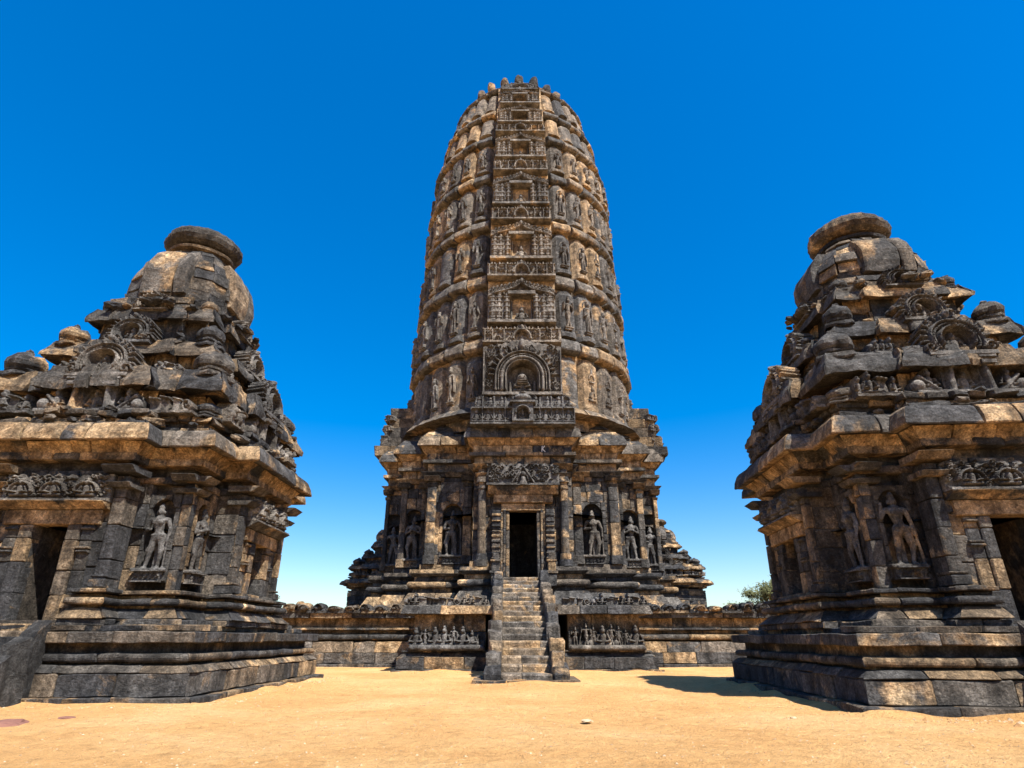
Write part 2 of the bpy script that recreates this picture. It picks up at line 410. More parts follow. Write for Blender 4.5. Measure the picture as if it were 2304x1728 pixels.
    def mesh(s, name, mat, thick=.12, wob=.01, scl=1.):
        h = s.h.copy(); ks = s.r.random() * 50
        X, Z, nx, nz = s.X, s.Z, s.nx, s.nz
        V = []; idx = -np.ones((nz, nx), int)
        for j in range(nz):
            for i in range(nx):
                if s.m[j, i]:
                    idx[j, i] = len(V)
                    w_ = noise.noise((X[j, i] * 5 + ks, Z[j, i] * 5, 0)) * wob
                    V.append((X[j, i], -h[j, i] + w_, Z[j, i]))
        F = []; n0 = len(V)
        def q_ok(j, i): return 0 <= j < nz - 1 and 0 <= i < nx - 1 and idx[j, i] >= 0 and idx[j, i + 1] >= 0 and idx[j + 1, i] >= 0 and idx[j + 1, i + 1] >= 0
        back = {}
        def bk(k):
            if k not in back: back[k] = len(V); v = V[k]; V.append((v[0], thick, v[2]))
            return back[k]
        for j in range(nz - 1):
            for i in range(nx - 1):
                if not q_ok(j, i): continue
                a, b, c, d = idx[j, i], idx[j, i + 1], idx[j + 1, i + 1], idx[j + 1, i]
                F.append((a, b, c, d))
                if not q_ok(j - 1, i): F.append((b, a, bk(a), bk(b)))
                if not q_ok(j + 1, i): F.append((d, c, bk(c), bk(d)))
                if not q_ok(j, i - 1): F.append((a, d, bk(d), bk(a)))
                if not q_ok(j, i + 1): F.append((c, b, bk(b), bk(c)))
        F = [tuple(int(q) for q in f) for f in F]
        return mesh_np(name, V, F, mat, smooth=False)

def place(name, me, parent, pos, n, tilt=0., scale=(1, 1, 1), roll=0.):
    """pos in world; n outward direction of the relief's face"""
    rz = math.atan2(n[1], n[0]) + PI / 2
    return link(name, me, parent, loc=Vector(pos) - parent.location, rot=(-tilt, roll, rz), scale=scale)

# --- the relief meshes, shared between their copies
def r_niche(seed, W=3.4, H=2.7, mat=None, nx=112, nz=92):
    r = Relief(W, H, nx, nz, seed).fill(); r.h[:] = 0
    hw = W / 2
    r.rect(-hw, hw, 0, .16, .34)                                   # sill
    r.rect(-hw * .97, hw * .97, .16, H * .62, .10)
    for q in (-1, 1):
        for x, wd in ((.86, .07), (.66, .06), (.44, .055)):         # colonnettes beside the niche
            r.cap(q * hw * x, .2, q * hw * x, H * .6, wd * hw, wd * hw, .13, .1)
            for zz in (.3, .48, .62, .9, 1.2, 1.45): r.rect(q * hw * x - .09 * hw, q * hw * x + .09 * hw, zz, zz + .05, .25)
        r.stand(q * hw * .76, .18, H * .42, .09, .1)
        r.lace(min(q * hw * .36, q * hw), max(q * hw * .36, q * hw), H * .45, H * .72, .28, .1, .16)
    a = (np.abs(r.X) < hw * .34) & (r.Z > .18) & (r.Z < H * .60)
    r.sink(a, -.42)
    r.rect(-hw * .42, hw * .42, H * .60, H * .68, .3)
    r.seat(0, .19, H * .32, .2, -.2)
    for q in (-1, 1): r.cap(q * hw * .3, .2, q * hw * .3, H * .56, .05, .05, .1, -.25)
    # arched crest with flame leaves, rising to a point
    for q in (-1, 1):
        for k in range(9):
            t = k / 8; x = q * hw * (1.0 - .93 * t); z = H * (.62 + .17 * math.sqrt(t) + .09 * t ** 5)
            r.spiral(x * .93, z, .13, .035, .14, 1.3, q, .14); r.leaf(x, z + .06, .28, .11, PI / 2 + q * .5, .14, .12)
            r.cap(x, z - .16, q * hw * (1.0 - .93 * min(1, t + .13)), H * (.62 + .17 * math.sqrt(min(1, t + .13)) + .09 * min(1, t + .13) ** 5) - .16, .045, .045, .12, .18)
    r.leaf(0, H * .82, .42, .2, PI / 2, .22, .12)
    lim = H * (.72 + .18 * np.clip(1 - np.abs(r.X) / hw, 0, 1) ** .5 + .08 * np.clip(1 - np.abs(r.X) / hw, 0, 1) ** 5) + .06 * np.sin(r.X * 17)
    r.m &= r.Z < lim
    return r.mesh('carved_niche', mat or M_TCARVE, .5)
def r_band(seed, W=3.8, H=1.0, mat=None):
    r = Relief(W, H, 124, 34, seed).fill(); hw = W / 2
    r.rect(-hw, hw, 0, .1, .16); r.rect(-hw, hw, .7 * H, .74 * H, .1)
    r.lace(-hw + .1, hw - .1, .18, .62 * H, .24, .12, .02, 1.3)
    r.arc(0, .15 * H, .42, .07, .2, base=.08, ez=1.2); r.sink((np.hypot(r.X, (r.Z - .15 * H)) < .32) & (r.Z > .12), -.05); r.seat(0, .12, .4, .14, -.05)
    r.leaf(0, .62 * H, .38 * H, .2, PI / 2, .2)
    for q in (-1, 1):
        for x in (.45, .75, .95): r.rect(q * hw * x - .03, q * hw * x + .03, .1, .7 * H, .14)
    for k in range(26): r.ell(-hw + .1 + k * (W - .2) / 25, .8 * H, .05, .1, .1)
    r.m &= (r.Z < .74 * H) | (np.abs(np.sin(r.X * 14)) * .14 * H > r.Z - .76 * H) | (np.abs(r.X) < .3 * (1 - (r.Z / H - .74)) )
    return r.mesh('carved_band', mat or M_TCARVE, .4)
def r_bigarch():
    W, H = 4.0, 3.0; r = Relief(W, H, 150, 116, 5).fill(); hw = 2.0
    r.rect(-hw, hw, 0, .14, .3); r.rect(-hw, hw, .14, .2, .2)
    r.lace(-hw + .1, hw - .1, .25, H - .3, .26, .13, .0, 1.3)
    cz = .95
    for rad, wd, hh in ((1.35, .06, .24), (1.2, .045, .2), (1.02, .10, .3), (.84, .05, .34)):
        r.arc(0, cz, rad, wd, hh, base=.05)
        for q in (-1, 1): r.cap(q * rad, .3, q * rad, cz, wd, wd, hh, .05)
    for k in range(27): a = PI * k / 26; r.ell(1.11 * math.cos(a), cz + 1.11 * math.sin(a), .05, .05, .28, .05)
    r.crest(0, cz, 1.4, 17, .3, .22)
    r.sink((np.hypot(r.X, np.maximum(0, r.Z - cz)) < .76) & (r.Z > .2), -.4)
    r.seat(0, .22, 1.05, .3, -.3); r.ell(0, .95, .3, .3, .5, -.3)
    for q in (-1, 1): r.ell(q * .1, 1.0, .06, .05, .58, -.3); r.cap(q * .62, .2, q * .62, .8, .09, .09, .2, -.3); r.cap(q * .42, .22, q * .4, .7, .08, .06, .15, -.3)
    for k in range(3): r.cap(-.25, .62 + k * .09, .25, .62 + k * .09, .035, .035, .28, -.1)
    r.leaf(0, cz + 1.4, .7, .34, PI / 2, .32)
    for q in (-1, 1): r.rect(q * 1.95 - .04, q * 1.95 + .04, .2, H * .8, .2)
    r.m &= r.Z < H * .86 + .14 * H * np.clip(1 - np.abs(r.X) / hw, 0, 1) + .07 * np.abs(np.sin(r.X * 9))
    return r.mesh('great_arch_relief', M_CARVE, .6)
def r_court():
    """many small figures round a little shrine"""
    W, H = 4.9, 1.7; r = Relief(W, H, 170, 62, 11).fill(); hw = W / 2
    r.rect(-hw, hw, 0, .1, .25)
    for k in range(-4, 5):
        if k == 0: continue
        x = k * .54
        r.seat(x, .12, .62, .22, .0)
        r.seat(x + .1, .86, .55, .2, .0); r.rect(x - .25, x + .25, .76, .84, .26)
        r.cap(x + .27, .1, x + .27, 1.4, .05, .05, .16)
    r.rect(-.5, .5, .1, 1.05, .36); r.sink((np.abs(r.X) < .3) & (r.Z > .2) & (r.Z < .78), .06); r.seat(0, .22, .5, .24, .1); r.arc(0, .5, .33, .06, .2, base=.3)
    r.rect(-.6, .6, 1.0, 1.1, .5); r.ell(0, 1.3, .42, .22, .4, .1); r.ell(0, 1.55, .16, .14, .4, .1)
    r.lace(-hw, hw, 1.3, H, .25, .12)
    r.m &= r.Z < 1.35 + .28 * np.abs(np.sin(r.X * 4.1)) * (1 - np.abs(r.X) / hw * .5) + .15 * (np.abs(r.X) < .5)
    r.m &= (np.abs(r.X) < hw - .2) | (r.Z < .9)
    return r.mesh('carved_court', M_CARVE, .5)
def r_lintel(seed, W=3.3, H=1.0, mat=None, gable=True):
    r = Relief(W, H, int(38 * W), int(40 * H) + 8, seed).fill(); hw = W / 2
    r.rect(-hw, hw, 0, .07, .2); r.rect(-hw, hw, .07, .12, .12)
    r.lace(-hw + .05, hw - .05, .16 * H, .9 * H, .24, .12, .02, 1.7)
    if gable:
        r.ell(0, .35, .36, .5, .2, 0); r.sink((np.abs(r.X) < .3 * (1 - r.Z / (.85 * H))) & (r.Z > .05), .02)
        r.cap(-.5, .1, 0, .82 * H, .055, .045, .22); r.cap(.5, .1, 0, .82 * H, .055, .045, .22)
        r.cap(0, .0, 0, .3, .22, .13, .3); r.ell(0, .5, .15, .15, .3)
    else:
        for k in (-1, 0, 1): r.arc(k * 1.0, .3, .34, .04, .16, base=.08); r.ell(k * 1.0, .35, .3, .3, .08, .04); r.seat(k * 1.0, .12, .62, .26, .06)
    r.m &= r.Z < H * .86 + .14 * H * np.abs(np.sin(r.X * 8 + seed))
    return r.mesh('lintel_frieze', mat or M_CARVE, .35)
def r_gable(seed, mat=None):
    """horseshoe gable (1.4 wide, 1.15 high)"""
    W, H = 1.5, 1.2; r = Relief(W, H, 66, 54, seed)
    r.rect(-.7, .7, 0, .1, .14)
    ok = (np.hypot(r.X / .62, (r.Z - .42) / .55) < 1) & (r.Z > .05); r.up(.03, ok)
    for rad, wd, hh in ((.52, .035, .13), (.44, .03, .1), (.34, .035, .15)): r.arc(0, .4, rad, wd, hh, -.5, PI, base=.03, ez=.95); r.arc(0, .4, rad, wd, hh, -PI, -PI + .5, base=.03, ez=.95)
    r.crest(0, .42, .52, 15, .2, .12, .95, -.2, PI + .2); r.lace(-.55, .55, .1, .85, .13, .07, .03, 1.2)
    for k in range(17): a = -.3 + (PI + .6) * k / 16; r.ell(.44 * math.cos(a), .4 + .42 * math.sin(a), .03, .03, .14)
    for q in (-1, 1): r.spiral(q * .6, .2, .13, .035, .16, 1.3, q)
    r.sink((np.hypot(r.X / .3, (r.Z - .4) / .3) < 1), -.08); r.seat(0, .14, .48, .2, -.06)
    r.leaf(0, .98, .2, .14, PI / 2, .18)
    return r.mesh('arched_gable', mat or M_CARVE, .3)
def r_shrine(seed):
    """little niche shrine with a figure between two pillars and attendants (1.5 wide, .85 high)"""
    W, H = 2.3, .85; r = Relief(W, H, 92, 36, seed)
    r.rect(-1.1, 1.1, 0, .08, .2); r.rect(-.5, .5, .05, .84, .06); r.sink((np.abs(r.X) < .24) & (r.Z > .08) & (r.Z < .66), -.14)
    r.arc(0, .58, .27, .05, .14, base=.06, ez=.8)
    r.seat(0, .08, .5, .22, -.12)
    for q in (-1, 1):
        r.cap(q * .38, .08, q * .33, .6, .09, .07, .14, .05); r.rect(q * .38 - .14, q * .38 + .14, .6, .7, .25); r.rect(q * .4 - .17, q * .4 + .17, .74, .82, .22)
        r.seat(q * .76, .08, .48, .22); r.ell(q * 1.0, .2, .14, .15, .2); r.cap(q * .62, .1, q * .95, .4, .05, .05, .14)
    return r.mesh('shrine_relief', M_CARVE, .3)
def r_scroll(seed, W=.8, H=.42):
    r = Relief(W, H, 44, 26, seed).fill(); r.rect(-W / 2, W / 2, 0, .05, .07); r.rect(-W / 2, W / 2, H - .06, H, .09)
    for k in range(5):
        x = -W / 2 + (k + .5) * W / 5; r.spiral(x, H * .5, .07, .018, .05, 1.2, (-1) ** k); r.cap(x - .05, .08, x + .05, H - .1, .015, .015, .05)
    return r.mesh('carved_pedestal', M_CARVE, .2)
def r_procession(seed, W=2.7):
    H = .85; r = Relief(W, H, int(W * 46), 40, seed); hw = W / 2
    r.rect(-hw, hw, 0, .1, .26); r.cap(-hw + .1, .08, hw - .1, .08, .09, .09, .1, .24)
    r.up(.03, (r.Z < .38 + .07 * np.sin(r.X * 9)) & (np.abs(r.X) < hw - .03)); r.lace(-hw + .1, hw - .1, .15, .4, .16, .07, .02)
    x = -hw + .22
    k = 0
    while x < hw - .18:
        hgt = r.r.uniform(.52, .74)
        if r.r.random() < .6: r.seat(x, .12, hgt * .9, .3, .02); r.ell(x, .3, .13, .18, .2)
        else: r.stand(x, .12, hgt, .2, .02, r.r.choice((-1, 1)), r.r.choice((0, 1)))
        r.cap(x + .12, .12, x + .12 + r.r.uniform(-.1, .1), .12 + hgt * .7, .035, .03, .14)
        if r.r.random() < .5: r.ell(x + .15, .22, .11, .13, .18)
        x += r.r.uniform(.22, .36); k += 1
    return r.mesh('figure_frieze', M_CARVE, .25)
def r_ribfig(seed):
    r = Relief(.62, 1.62, 30, 68, seed)
    if seed in (4, 7): r.seat(0, .1, .62, .2); r.arc(0, 1.0, .2, .05, .1); r.rect(-.2, .2, .85, .93, .12); r.leaf(0, 1.15, .35, .2, 1.57, .12); r.ell(0, .95, .17, .14, .05)
    else: r.stand(r.r.uniform(-.02, .02), .05, r.r.uniform(1.2, 1.45), .14, 0, r.r.choice((-1, 1)), seed % 2); r.rect(-.24, .24, 0, .1, .16)
    if seed % 3 == 0: r.arc(0, 1.18, .26, .04, .08)
    if seed % 3 == 1: r.leaf(.18, .1, .8, .12, 1.6, .08)
    return r.mesh('carved_figure', M_TCARVE, .18)
def r_beast(seed, W=1.2):
    r = Relief(W, .56, int(W * 54), 32, seed); x = -W / 2 + .12
    r.rect(-W / 2, W / 2, 0, .07, .16)
    while x < W / 2 - .1:
        k = r.r.random(); hh = r.r.uniform(.3, .5); wd = r.r.uniform(.09, .15)
        if k < .35: r.seat(x, .05, hh, .3)
        elif k < .6: r.ell(x, .18, wd * 1.3, .15, .2); r.ell(x + .1, .3, .08, .1, .24); r.cap(x - .08, .02, x - .06, .2, .035, .035, .18); r.cap(x + .1, .02, x + .08, .2, .035, .035, .18)
        elif k < .8: r.spiral(x, .2, .15, .04, .16, 1.4, r.r.choice((-1, 1))); r.ell(x, .15, .16, .14, .1)
        else: r.rect(x - wd, x + wd, .05, hh, r.r.uniform(.08, .18)); r.cap(x - wd, hh, x + wd, hh * .9, .04, .04, .18)
        x += r.r.uniform(.2, .34)
    return r.mesh('beast_frieze', M_CARVE, .25, .03)
NICHE = [r_niche(k) for k in (1, 2, 3)]
BAND = [r_band(k) for k in (4, 5, 6)]
RIBFIG = [r_ribfig(k) for k in range(10)]
GABLE = [r_gable(k) for k in (31, 32)]
SHRINE = r_shrine(41)
SCROLL = r_scroll(51)
BEAST = [r_beast(k) for k in (61, 62, 63, 64, 65, 66)]

def arch_recess(W, H, aw, ah, z0, depth=.34):
    """wall slab with an arched hollow in it"""
    nx, nz = 46, int(46 * H / W); r = Relief(W, H, nx, nz, 3).fill()
    hh = ah - aw
    ins = (np.abs(r.X) < aw) & (r.Z > z0) & (r.Z < z0 + hh) | ((np.hypot(r.X, (r.Z - z0 - hh) * .85) < aw) & (r.Z >= z0 + hh))
    z = 0
    while z < H:
        zh = .34 * r.r.uniform(.8, 1.3); x = -W / 2
        while x < W / 2:
            xw = .4 * r.r.uniform(.7, 1.5); b = (r.Z >= z) & (r.Z < z + zh) & (r.X >= x) & (r.X < x + xw); r.h = np.where(b, r.r.uniform(-.012, .03), r.h)
            e = b & ((r.Z < z + H / nz * 1.1) | (r.X < x + W / nx * 1.1)); r.h = np.where(e, -.03, r.h); x += xw
        z += zh
    r.sink(ins, -depth)
    return r.mesh('niche', M_STONE, depth + .1, .012)

# --- full round statues, one continuous surface
def ico(bm, c, r, sub=2):
    m = Matrix.Translation(Vector(c)) @ Matrix.Diagonal(Vector((r[0], r[1], r[2], 1)))
    bmesh.ops.create_icosphere(bm, subdivisions=sub, radius=1, matrix=m)
def cone(bm, p, q, r0, r1, sx=1.):
    p = Vector(p); q = Vector(q); d = q - p
    m = Matrix.Translation((p + q) / 2) @ d.to_track_quat('Z', 'Y').to_matrix().to_4x4()
    bmesh.ops.create_cone(bm, cap_ends=True, segments=14, radius1=r0, radius2=r1, depth=d.length, matrix=m)
    ico(bm, p, (r0, r0, r0)); ico(bm, q, (r1, r1, r1))
def statue_mesh(pose, f=1):
    """figure 1 high facing -Y in a swaying stance, on its base"""
    bm = bmesh.new(); s = f
    hx = .035 * s
    for q in (-1, 1):
        kx = q * .085 + hx * .6 + (.02 * s if q == s else 0)
        cone(bm, (q * .095 + hx * .1, 0, .05), (kx, -.03 if q == s else 0, .26), .028, .04)
        cone(bm, (kx, -.02 if q == s else 0, .26), (q * .06 + hx, 0, .47), .042, .066)
        ico(bm, (q * .1 + hx * .1, -.03, .035), (.035, .065, .025))
    cone(bm, (-.05 + hx, 0, .49), (.05 + hx, 0, .49), .075, .075)
    for q in (-1, 1): cone(bm, (q * .06 + hx, -.02, .5), (q * .15 + hx, -.03, .28), .02, .012)      # hanging sash ends
    cone(bm, (hx, 0, .52), (hx * .3, 0, .6), .072, .062)
    cone(bm, (hx * .3, 0, .6), (0, -.005, .73), .065, .1)
    cone(bm, (-.12, 0, .75), (.12, 0, .75), .045, .045)
    for q in (-1, 1): ico(bm, (q * .05, -.07, .71), (.045, .04, .04))
    cone(bm, (0, 0, .78), (-.01 * s, -.01, .83), .035, .033)
    ico(bm, (-.012 * s, -.015, .875), (.052, .058, .065)); ico(bm, (-.012 * s, 0, .945), (.05, .05, .045)); ico(bm, (-.012 * s, 0, .985), (.028, .03, .03))
    ico(bm, (-.012 * s, -.075, .87), (.01, .012, .016))
    for q in (-1, 1): ico(bm, (q * .058 - .012 * s, 0, .865), (.018, .02, .035)); ico(bm, (q * .022 - .012 * s, -.062, .885), (.011, .008, .007))
    ico(bm, (-.012 * s, -.062, .842), (.02, .01, .007))
    if pose == 0:      # one hand at the waist, other on a staff
        cone(bm, (-.145, 0, .745), (-.2, .01, .6), .036, .03); cone(bm, (-.2, .01, .6), (-.09, -.09, .6), .03, .024); ico(bm, (-.075, -.1, .6), (.03, .025, .022))
        cone(bm, (.145, 0, .745), (.2, -.01, .6), .036, .03); cone(bm, (.2, -.01, .6), (.2, -.05, .45), .028, .023); ico(bm, (.2, -.055, .43), (.026, .026, .03))
        cone(bm, (.21, -.05, .03), (.2, -.05, .62), .016, .016)
    elif pose == 1:    # hands brought before the chest
        for q in (-1, 1): cone(bm, (q * .145, 0, .745), (q * .2, -.02, .6), .036, .03); cone(bm, (q * .2, -.02, .6), (q * .04, -.12, .66), .028, .024); ico(bm, (q * .02, -.13, .67), (.026, .025, .03))
    else:              # raised hand, other hanging with a club
        cone(bm, (-.145, 0, .745), (-.22, -.02, .64), .036, .03); cone(bm, (-.22, -.02, .64), (-.2, -.05, .8), .028, .023); ico(bm, (-.2, -.055, .83), (.026, .02, .032))
        cone(bm, (.145, 0, .745), (.19, 0, .59), .036, .03); cone(bm, (.19, 0, .59), (.2, -.03, .44), .03, .024); ico(bm, (.2, -.035, .42), (.026, .026, .03)); cone(bm, (.2, -.03, .4), (.235, -.02, .06), .015, .026)
    for k in range(12):
        a = PI * k / 11; ico(bm, (.062 * math.cos(a + PI), -.085, .74 - .06 * math.sin(a)), (.012, .012, .012), 1)   # necklace
    cone(bm, (-.09 + hx, -.06, .515), (.09 + hx, -.06, .515), .018, .018)
    m = Matrix.Translation((0, 0, .005)) @ Matrix.Diagonal((.52, .22, .05, 1)); bmesh.ops.create_cube(bm, size=1, matrix=m)
    m = Matrix.Translation((.02, .075, .25)) @ Matrix.Diagonal((.07, .05, .5, 1)); bmesh.ops.create_cube(bm, size=1, matrix=m)
    for v in bm.verts: v.co += noise.noise_vector(v.co * 14) * .004
    me = bpy.data.meshes.new('tmp'); bm.to_mesh(me); bm.free()
    o = bpy.data.objects.new('tmp', me); COL.objects.link(o)
    md = o.modifiers.new('r', 'REMESH'); md.mode = 'VOXEL'; md.voxel_size = .0125
    dg = bpy.context.evaluated_depsgraph_get(); out = bpy.data.meshes.new_from_object(o.evaluated_get(dg))
    bpy.data.objects.remove(o); out.name = 'statue'
    for v in out.vertices: v.co += noise.noise_vector(v.co * 24) * .004
    out.polygons.foreach_set('use_smooth', [True] * len(out.polygons))
    out.materials.clear(); out.materials.append(M_CARVE)
    return out
STATUE = [statue_mesh(0), statue_mesh(1, -1), statue_mesh(2), statue_mesh(0, -1)]

def lump_mesh(name, seed, mat, flat=.6, amp=.35, sub=3, sq=0.):
    bm = bmesh.new(); bmesh.ops.create_icosphere(bm, subdivisions=sub, radius=1)
    for v in bm.verts:
        p = v.co.copy()
        if sq: k = max(abs(p.x), abs(p.y), abs(p.z)); p = p * ((1 - sq) + sq / max(k, .3))
        v.co = p + noise.noise_vector(p * 1.3 + Vector((seed * 7.1, 0, 0))) * amp + noise.noise_vector(p * 4 + Vector((seed, 3, 0))) * amp * .25
        v.co.z *= flat
    me = bpy.data.meshes.new(name); bm.to_mesh(me); bm.free(); me.materials.append(mat); return me
LUMPS = [lump_mesh('rubble', k, M_STONE, .55, .5, 2, .6) for k in range(6)]

# ------------------------------------------------------------------ ground
def ground():
    def axis(lo, hi, a, b, fine, grow):
        xs = [a]
        while xs[-1] < b: xs.append(xs[-1] + fine)
        st = fine; x = xs[-1]
        while x < hi: st *= grow; x += st; xs.append(x)
        st = fine; x = a; pre = []
        while x > lo: st *= grow; x -= st; pre.append(x)
        return pre[::-1] + xs
    xs = axis(-3000, 3000, -9, 9, .11, 1.22); ys = axis(-400, 5000, 3.5, 22, .11, 1.2)
    V = []; F = []
    for y in ys:
        for x in xs:
            z = 0
            if abs(x) < 40 and -20 < y < 60:
                fade = 1 if y > 3 else max(0, (y + 5) / 8)
                z = noise.noise((x * .35, y * .35, 3)) * .045 + noise.noise((x * 1.6, y * 1.6, 8)) * .016 + noise.noise((x * 5, y * 5, 1)) * .007
                z *= fade
                for (cx, cy, hx, hy) in ((-9, 14.8, 3.78, 3.78), (8.8, 13.15, 3.75, 3.6), (-2.1, 23.4, 1.85, 1.8), (3.1, 23.4, 1.85, 1.8), (.4, 18.2, 1.35, 2.0)):
                    dx = max(0, abs(x - cx) - hx); dy = max(0, abs(y - cy) - hy); dd = math.hypot(dx, dy)
                    if dd < 1: z += max(0, .045 + noise.noise((x * 1.1, y * 1.1, 5)) * .09) * math.exp(-dd / .16)
            V.append((x, y, z - .02))
    W_ = len(xs)
    for j in range(len(ys) - 1):
        for i in range(W_ - 1): F.append((j * W_ + i, j * W_ + i + 1, (j + 1) * W_ + i + 1, (j + 1) * W_ + i))
    o = link('ground', mesh_np('ground', V, F, M_SAND, smooth=True)); o['kind'] = 'structure'
ground()

# ------------------------------------------------------------------ side temples
def cross(a, hw, e):
    """square half a with a projection of half width hw reaching e on each side (CCW, starts front-left)"""
    q = [(-hw, -e), (hw, -e), (hw, -a), (a, -a), (a, -hw), (e, -hw), (e, hw), (a, hw), (a, a), (hw, a), (hw, e), (-hw, e), (-hw, a), (-a, a), (-a, hw), (-e, hw), (-e, -hw), (-a, -hw), (-a, -a), (-hw, -a)]
    return q
def supere(r, n=20, p=3.2):
    out = []
    for i in range(n):
        a = 2 * PI * (i + .5) / n; c, s_ = math.cos(a), math.sin(a); k = (abs(c) ** p + abs(s_) ** p) ** (-1 / p); out.append((r * k * c, r * k * s_))
    return out
FRONT = Vector((0, -1, 0))

def side_temple(root, s, sv, seed, detail=2, stairs=True, base=0., statues=(), dh=.33, do=0., lift=0.):
    """s plan scale, sv vertical scale; built in local metres round the root"""
    global rng
    rng = random.Random(seed)
    cx, cy, cz = root.location; S = Stones(root); cen = (cx, cy)
    def up_(z): return z + lift * max(0, min(1, (z - 8.9) / 1.8))
    def Z(z): return cz + up_(z) * sv
    def rg(name, poly, prof, **kw):
        kw.setdefault('amp', .022); ring(S, name, [(p[0] * s, p[1] * s) for p in poly], prof, cen=cen, **kw)
    sq = lambda a: [(-a, -a), (a, -a), (a, a), (-a, a)]
    big = (.8, 1.5) if detail > 1 else (1.2, 2.)
    mid = (.5, .95) if detail > 1 else (.9, 1.5)
    W = lambda a, b, o=0., **k: (lambda: p_wall(Z(a), Z(b), o * s, **k))
    holes_st = [(0, (3.6 - 1.05) * s, (3.6 + 1.05) * s, Z(-1), Z(1.02))] if stairs else []
    # plinth
    if base < 1:
        rg('plinth_stone', sq(3.68), W(-.15, .09, .1), lens=(.6, 1.3), amp=.035)
        rg('plinth_stone', sq(3.6), W(.09, .45), lens=big, mat=M_BIG, amp=.03)
        rg('plinth_stone', sq(3.6), lambda: p_slope(Z(.45), Z(.58), 0, -.12), lens=big, amp=.02)
        rg('moulding_stone', sq(3.42), lambda: p_roll(Z(.62), Z(.76), .1 * s), lens=big, amp=.02)
        rg('moulding_stone', sq(3.3), W(.58, .92, -.04), lens=mid, warm=.6)
        rg('plinth_stone', sq(3.5), W(.92, 1.11, .06), lens=big, mat=M_BIG, amp=.025)
        rg('plinth_stone', sq(3.2), W(1.11, 1.22, 0), lens=mid, amp=.025)
    wp = cross(2.45, 1.35, 2.95)
    # door openings: front edge 0 and both sides (edges 5 and 15)
    doors = [(0, (1.35 + do - dh) * s, (1.35 + do + dh) * s, Z(1.2), Z(3.02)), (5, (1.35 - dh) * s, (1.35 + dh) * s, Z(1.9), Z(3.0)), (15, (1.35 - dh) * s, (1.35 + dh) * s, Z(1.9), Z(3.0))]
    bp = cross(2.75, 1.65, 3.25)
    dhole = [(0, (1.65 - .9) * s, (1.65 + .9) * s, Z(1.0), Z(3))]
    rg('plinth_stone', cross(3.0, 1.8, 3.3), W(1.2, 1.32, 0), lens=mid, holes=[(0, (1.8 - .9) * s, (1.8 + .9) * s, Z(1), Z(3))], amp=.03)
    rg('plinth_stone', bp, lambda: p_slope(Z(1.32), Z(1.52), .1, -.1), lens=mid, holes=dhole, amp=.025)
    rg('moulding_stone', bp, lambda: p_roll(Z(1.56), Z(1.68), .02), lens=mid, holes=dhole)
    rg('moulding_stone', wp, W(1.5, 1.76, .06), lens=mid, holes=doors[:1], warm=.5)
    rg('moulding_stone', bp, lambda: p_wall(Z(1.76), Z(1.84), -.02), lens=mid, holes=dhole)
    # niches for the statues: edges 19 and 2 in front, 3 and 17 on the sides
    nich = []
    for (e, c, *_r) in statues: nich.append((e, (c - .33) * s, (c + .33) * s, Z(2.0), Z(3.72)))
    zz = 1.84; k = 0
    hs_ = [.4, .46, .38, .44, .42, .36, .3, .25]
    while zz < 4.0:
        h = hs_[k % 8]; k += 1
        rg('wall_stone', wp, W(zz, min(zz + h, 4.1)), lens=(.5, 1.0) if detail > 1 else mid, holes=doors + nich, jit=.013); zz += h
    zt = zz
    # core
    c0 = [(p[0] * s + cx, p[1] * s + cy) for p in shrink(wp, .2)]
    V = []
    base_p = [(p[0] * s, p[1] * s) for p in shrink(wp, .2)]
    nb = notched(base_p, 15, 1.15 * s, dh * s, 1.2 * s); nb = notched(nb, 5, 1.15 * s, dh * s, 1.2 * s); nb = notched(nb, 0, (1.15 + do) * s, dh * s, 2.2 * s)
    parts = []
    if base < 1: parts.append(prism([(p[0] * s, p[1] * s) for p in sq(3.3)], Z(-.3), Z(1.1), cen)); parts.append(prism([(p[0] * s, p[1] * s) for p in cross(2.7, 1.6, 3.1)], Z(1.0), Z(1.3), cen))
    else: parts.append(prism([(p[0] * s, p[1] * s) for p in cross(2.7, 1.6, 3.1)], Z(1.1), Z(1.3), cen))
    parts.append(prism(nb, Z(1.28), Z(3.02), cen)); parts.append(prism(base_p, Z(3.02), Z(4.75), cen))
    for (r0, z0, r1, z1) in ((2.5, 4.7, 2.4, 5.4), (2.05, 5.4, 1.95, 6.3), (1.75, 6.3, 1.6, 7.2), (1.4, 7.2, 1.25, 8.6), (1.15, 8.6, 1.1, 9.1)):
        parts.append(prism([(p[0] * s, p[1] * s) for p in cross(r0, r0 * .55, r0 + .15)], Z(z0), Z(z1), cen, 1, r1 / r0))
    core(root, 'inner_masonry', parts)
    # pavement of the plinth round the walls
    if base < 1:
        for i in range(-3, 4):
            for j in (-1,):
                stone(S, 'paving_slab', Vector((cx, cy, 0)), Vector((1, 0, 0)), FRONT, (i - .5) * s, (i + .5) * s, [(2.9 * s, Z(1.12)), (3.4 * s, Z(1.12)), (3.42 * s, Z(1.2)), (2.9 * s, Z(1.225))])
    # entablature, brackets and great eave
    rg('cornice_stone', wp, W(zt, zt + .16, .1), lens=mid, warm=.6)
    rg('cornice_stone', wp, W(zt + .16, 4.4, .02), lens=mid, warm=.8)
    rg('cornice_stone', wp, lambda: p_slope(Z(4.4), Z(4.66), .06, .26), lens=mid, warm=.9)
    rg('eave_slab', wp, lambda: p_eave(Z(4.61), Z(5.01), .49 * s), lens=(.55, 1.1), amp=.03, mat=M_BIG, warm=.35)
    # ---- the pyramid of tiers
    er = dict(lens=(.3, .7), amp=.06, jit=.06, bev=.035, seglen=.2)
    rg('roof_stone', cross(2.5, 1.4, 3.0), W(5.0, 5.12, .1), **er)
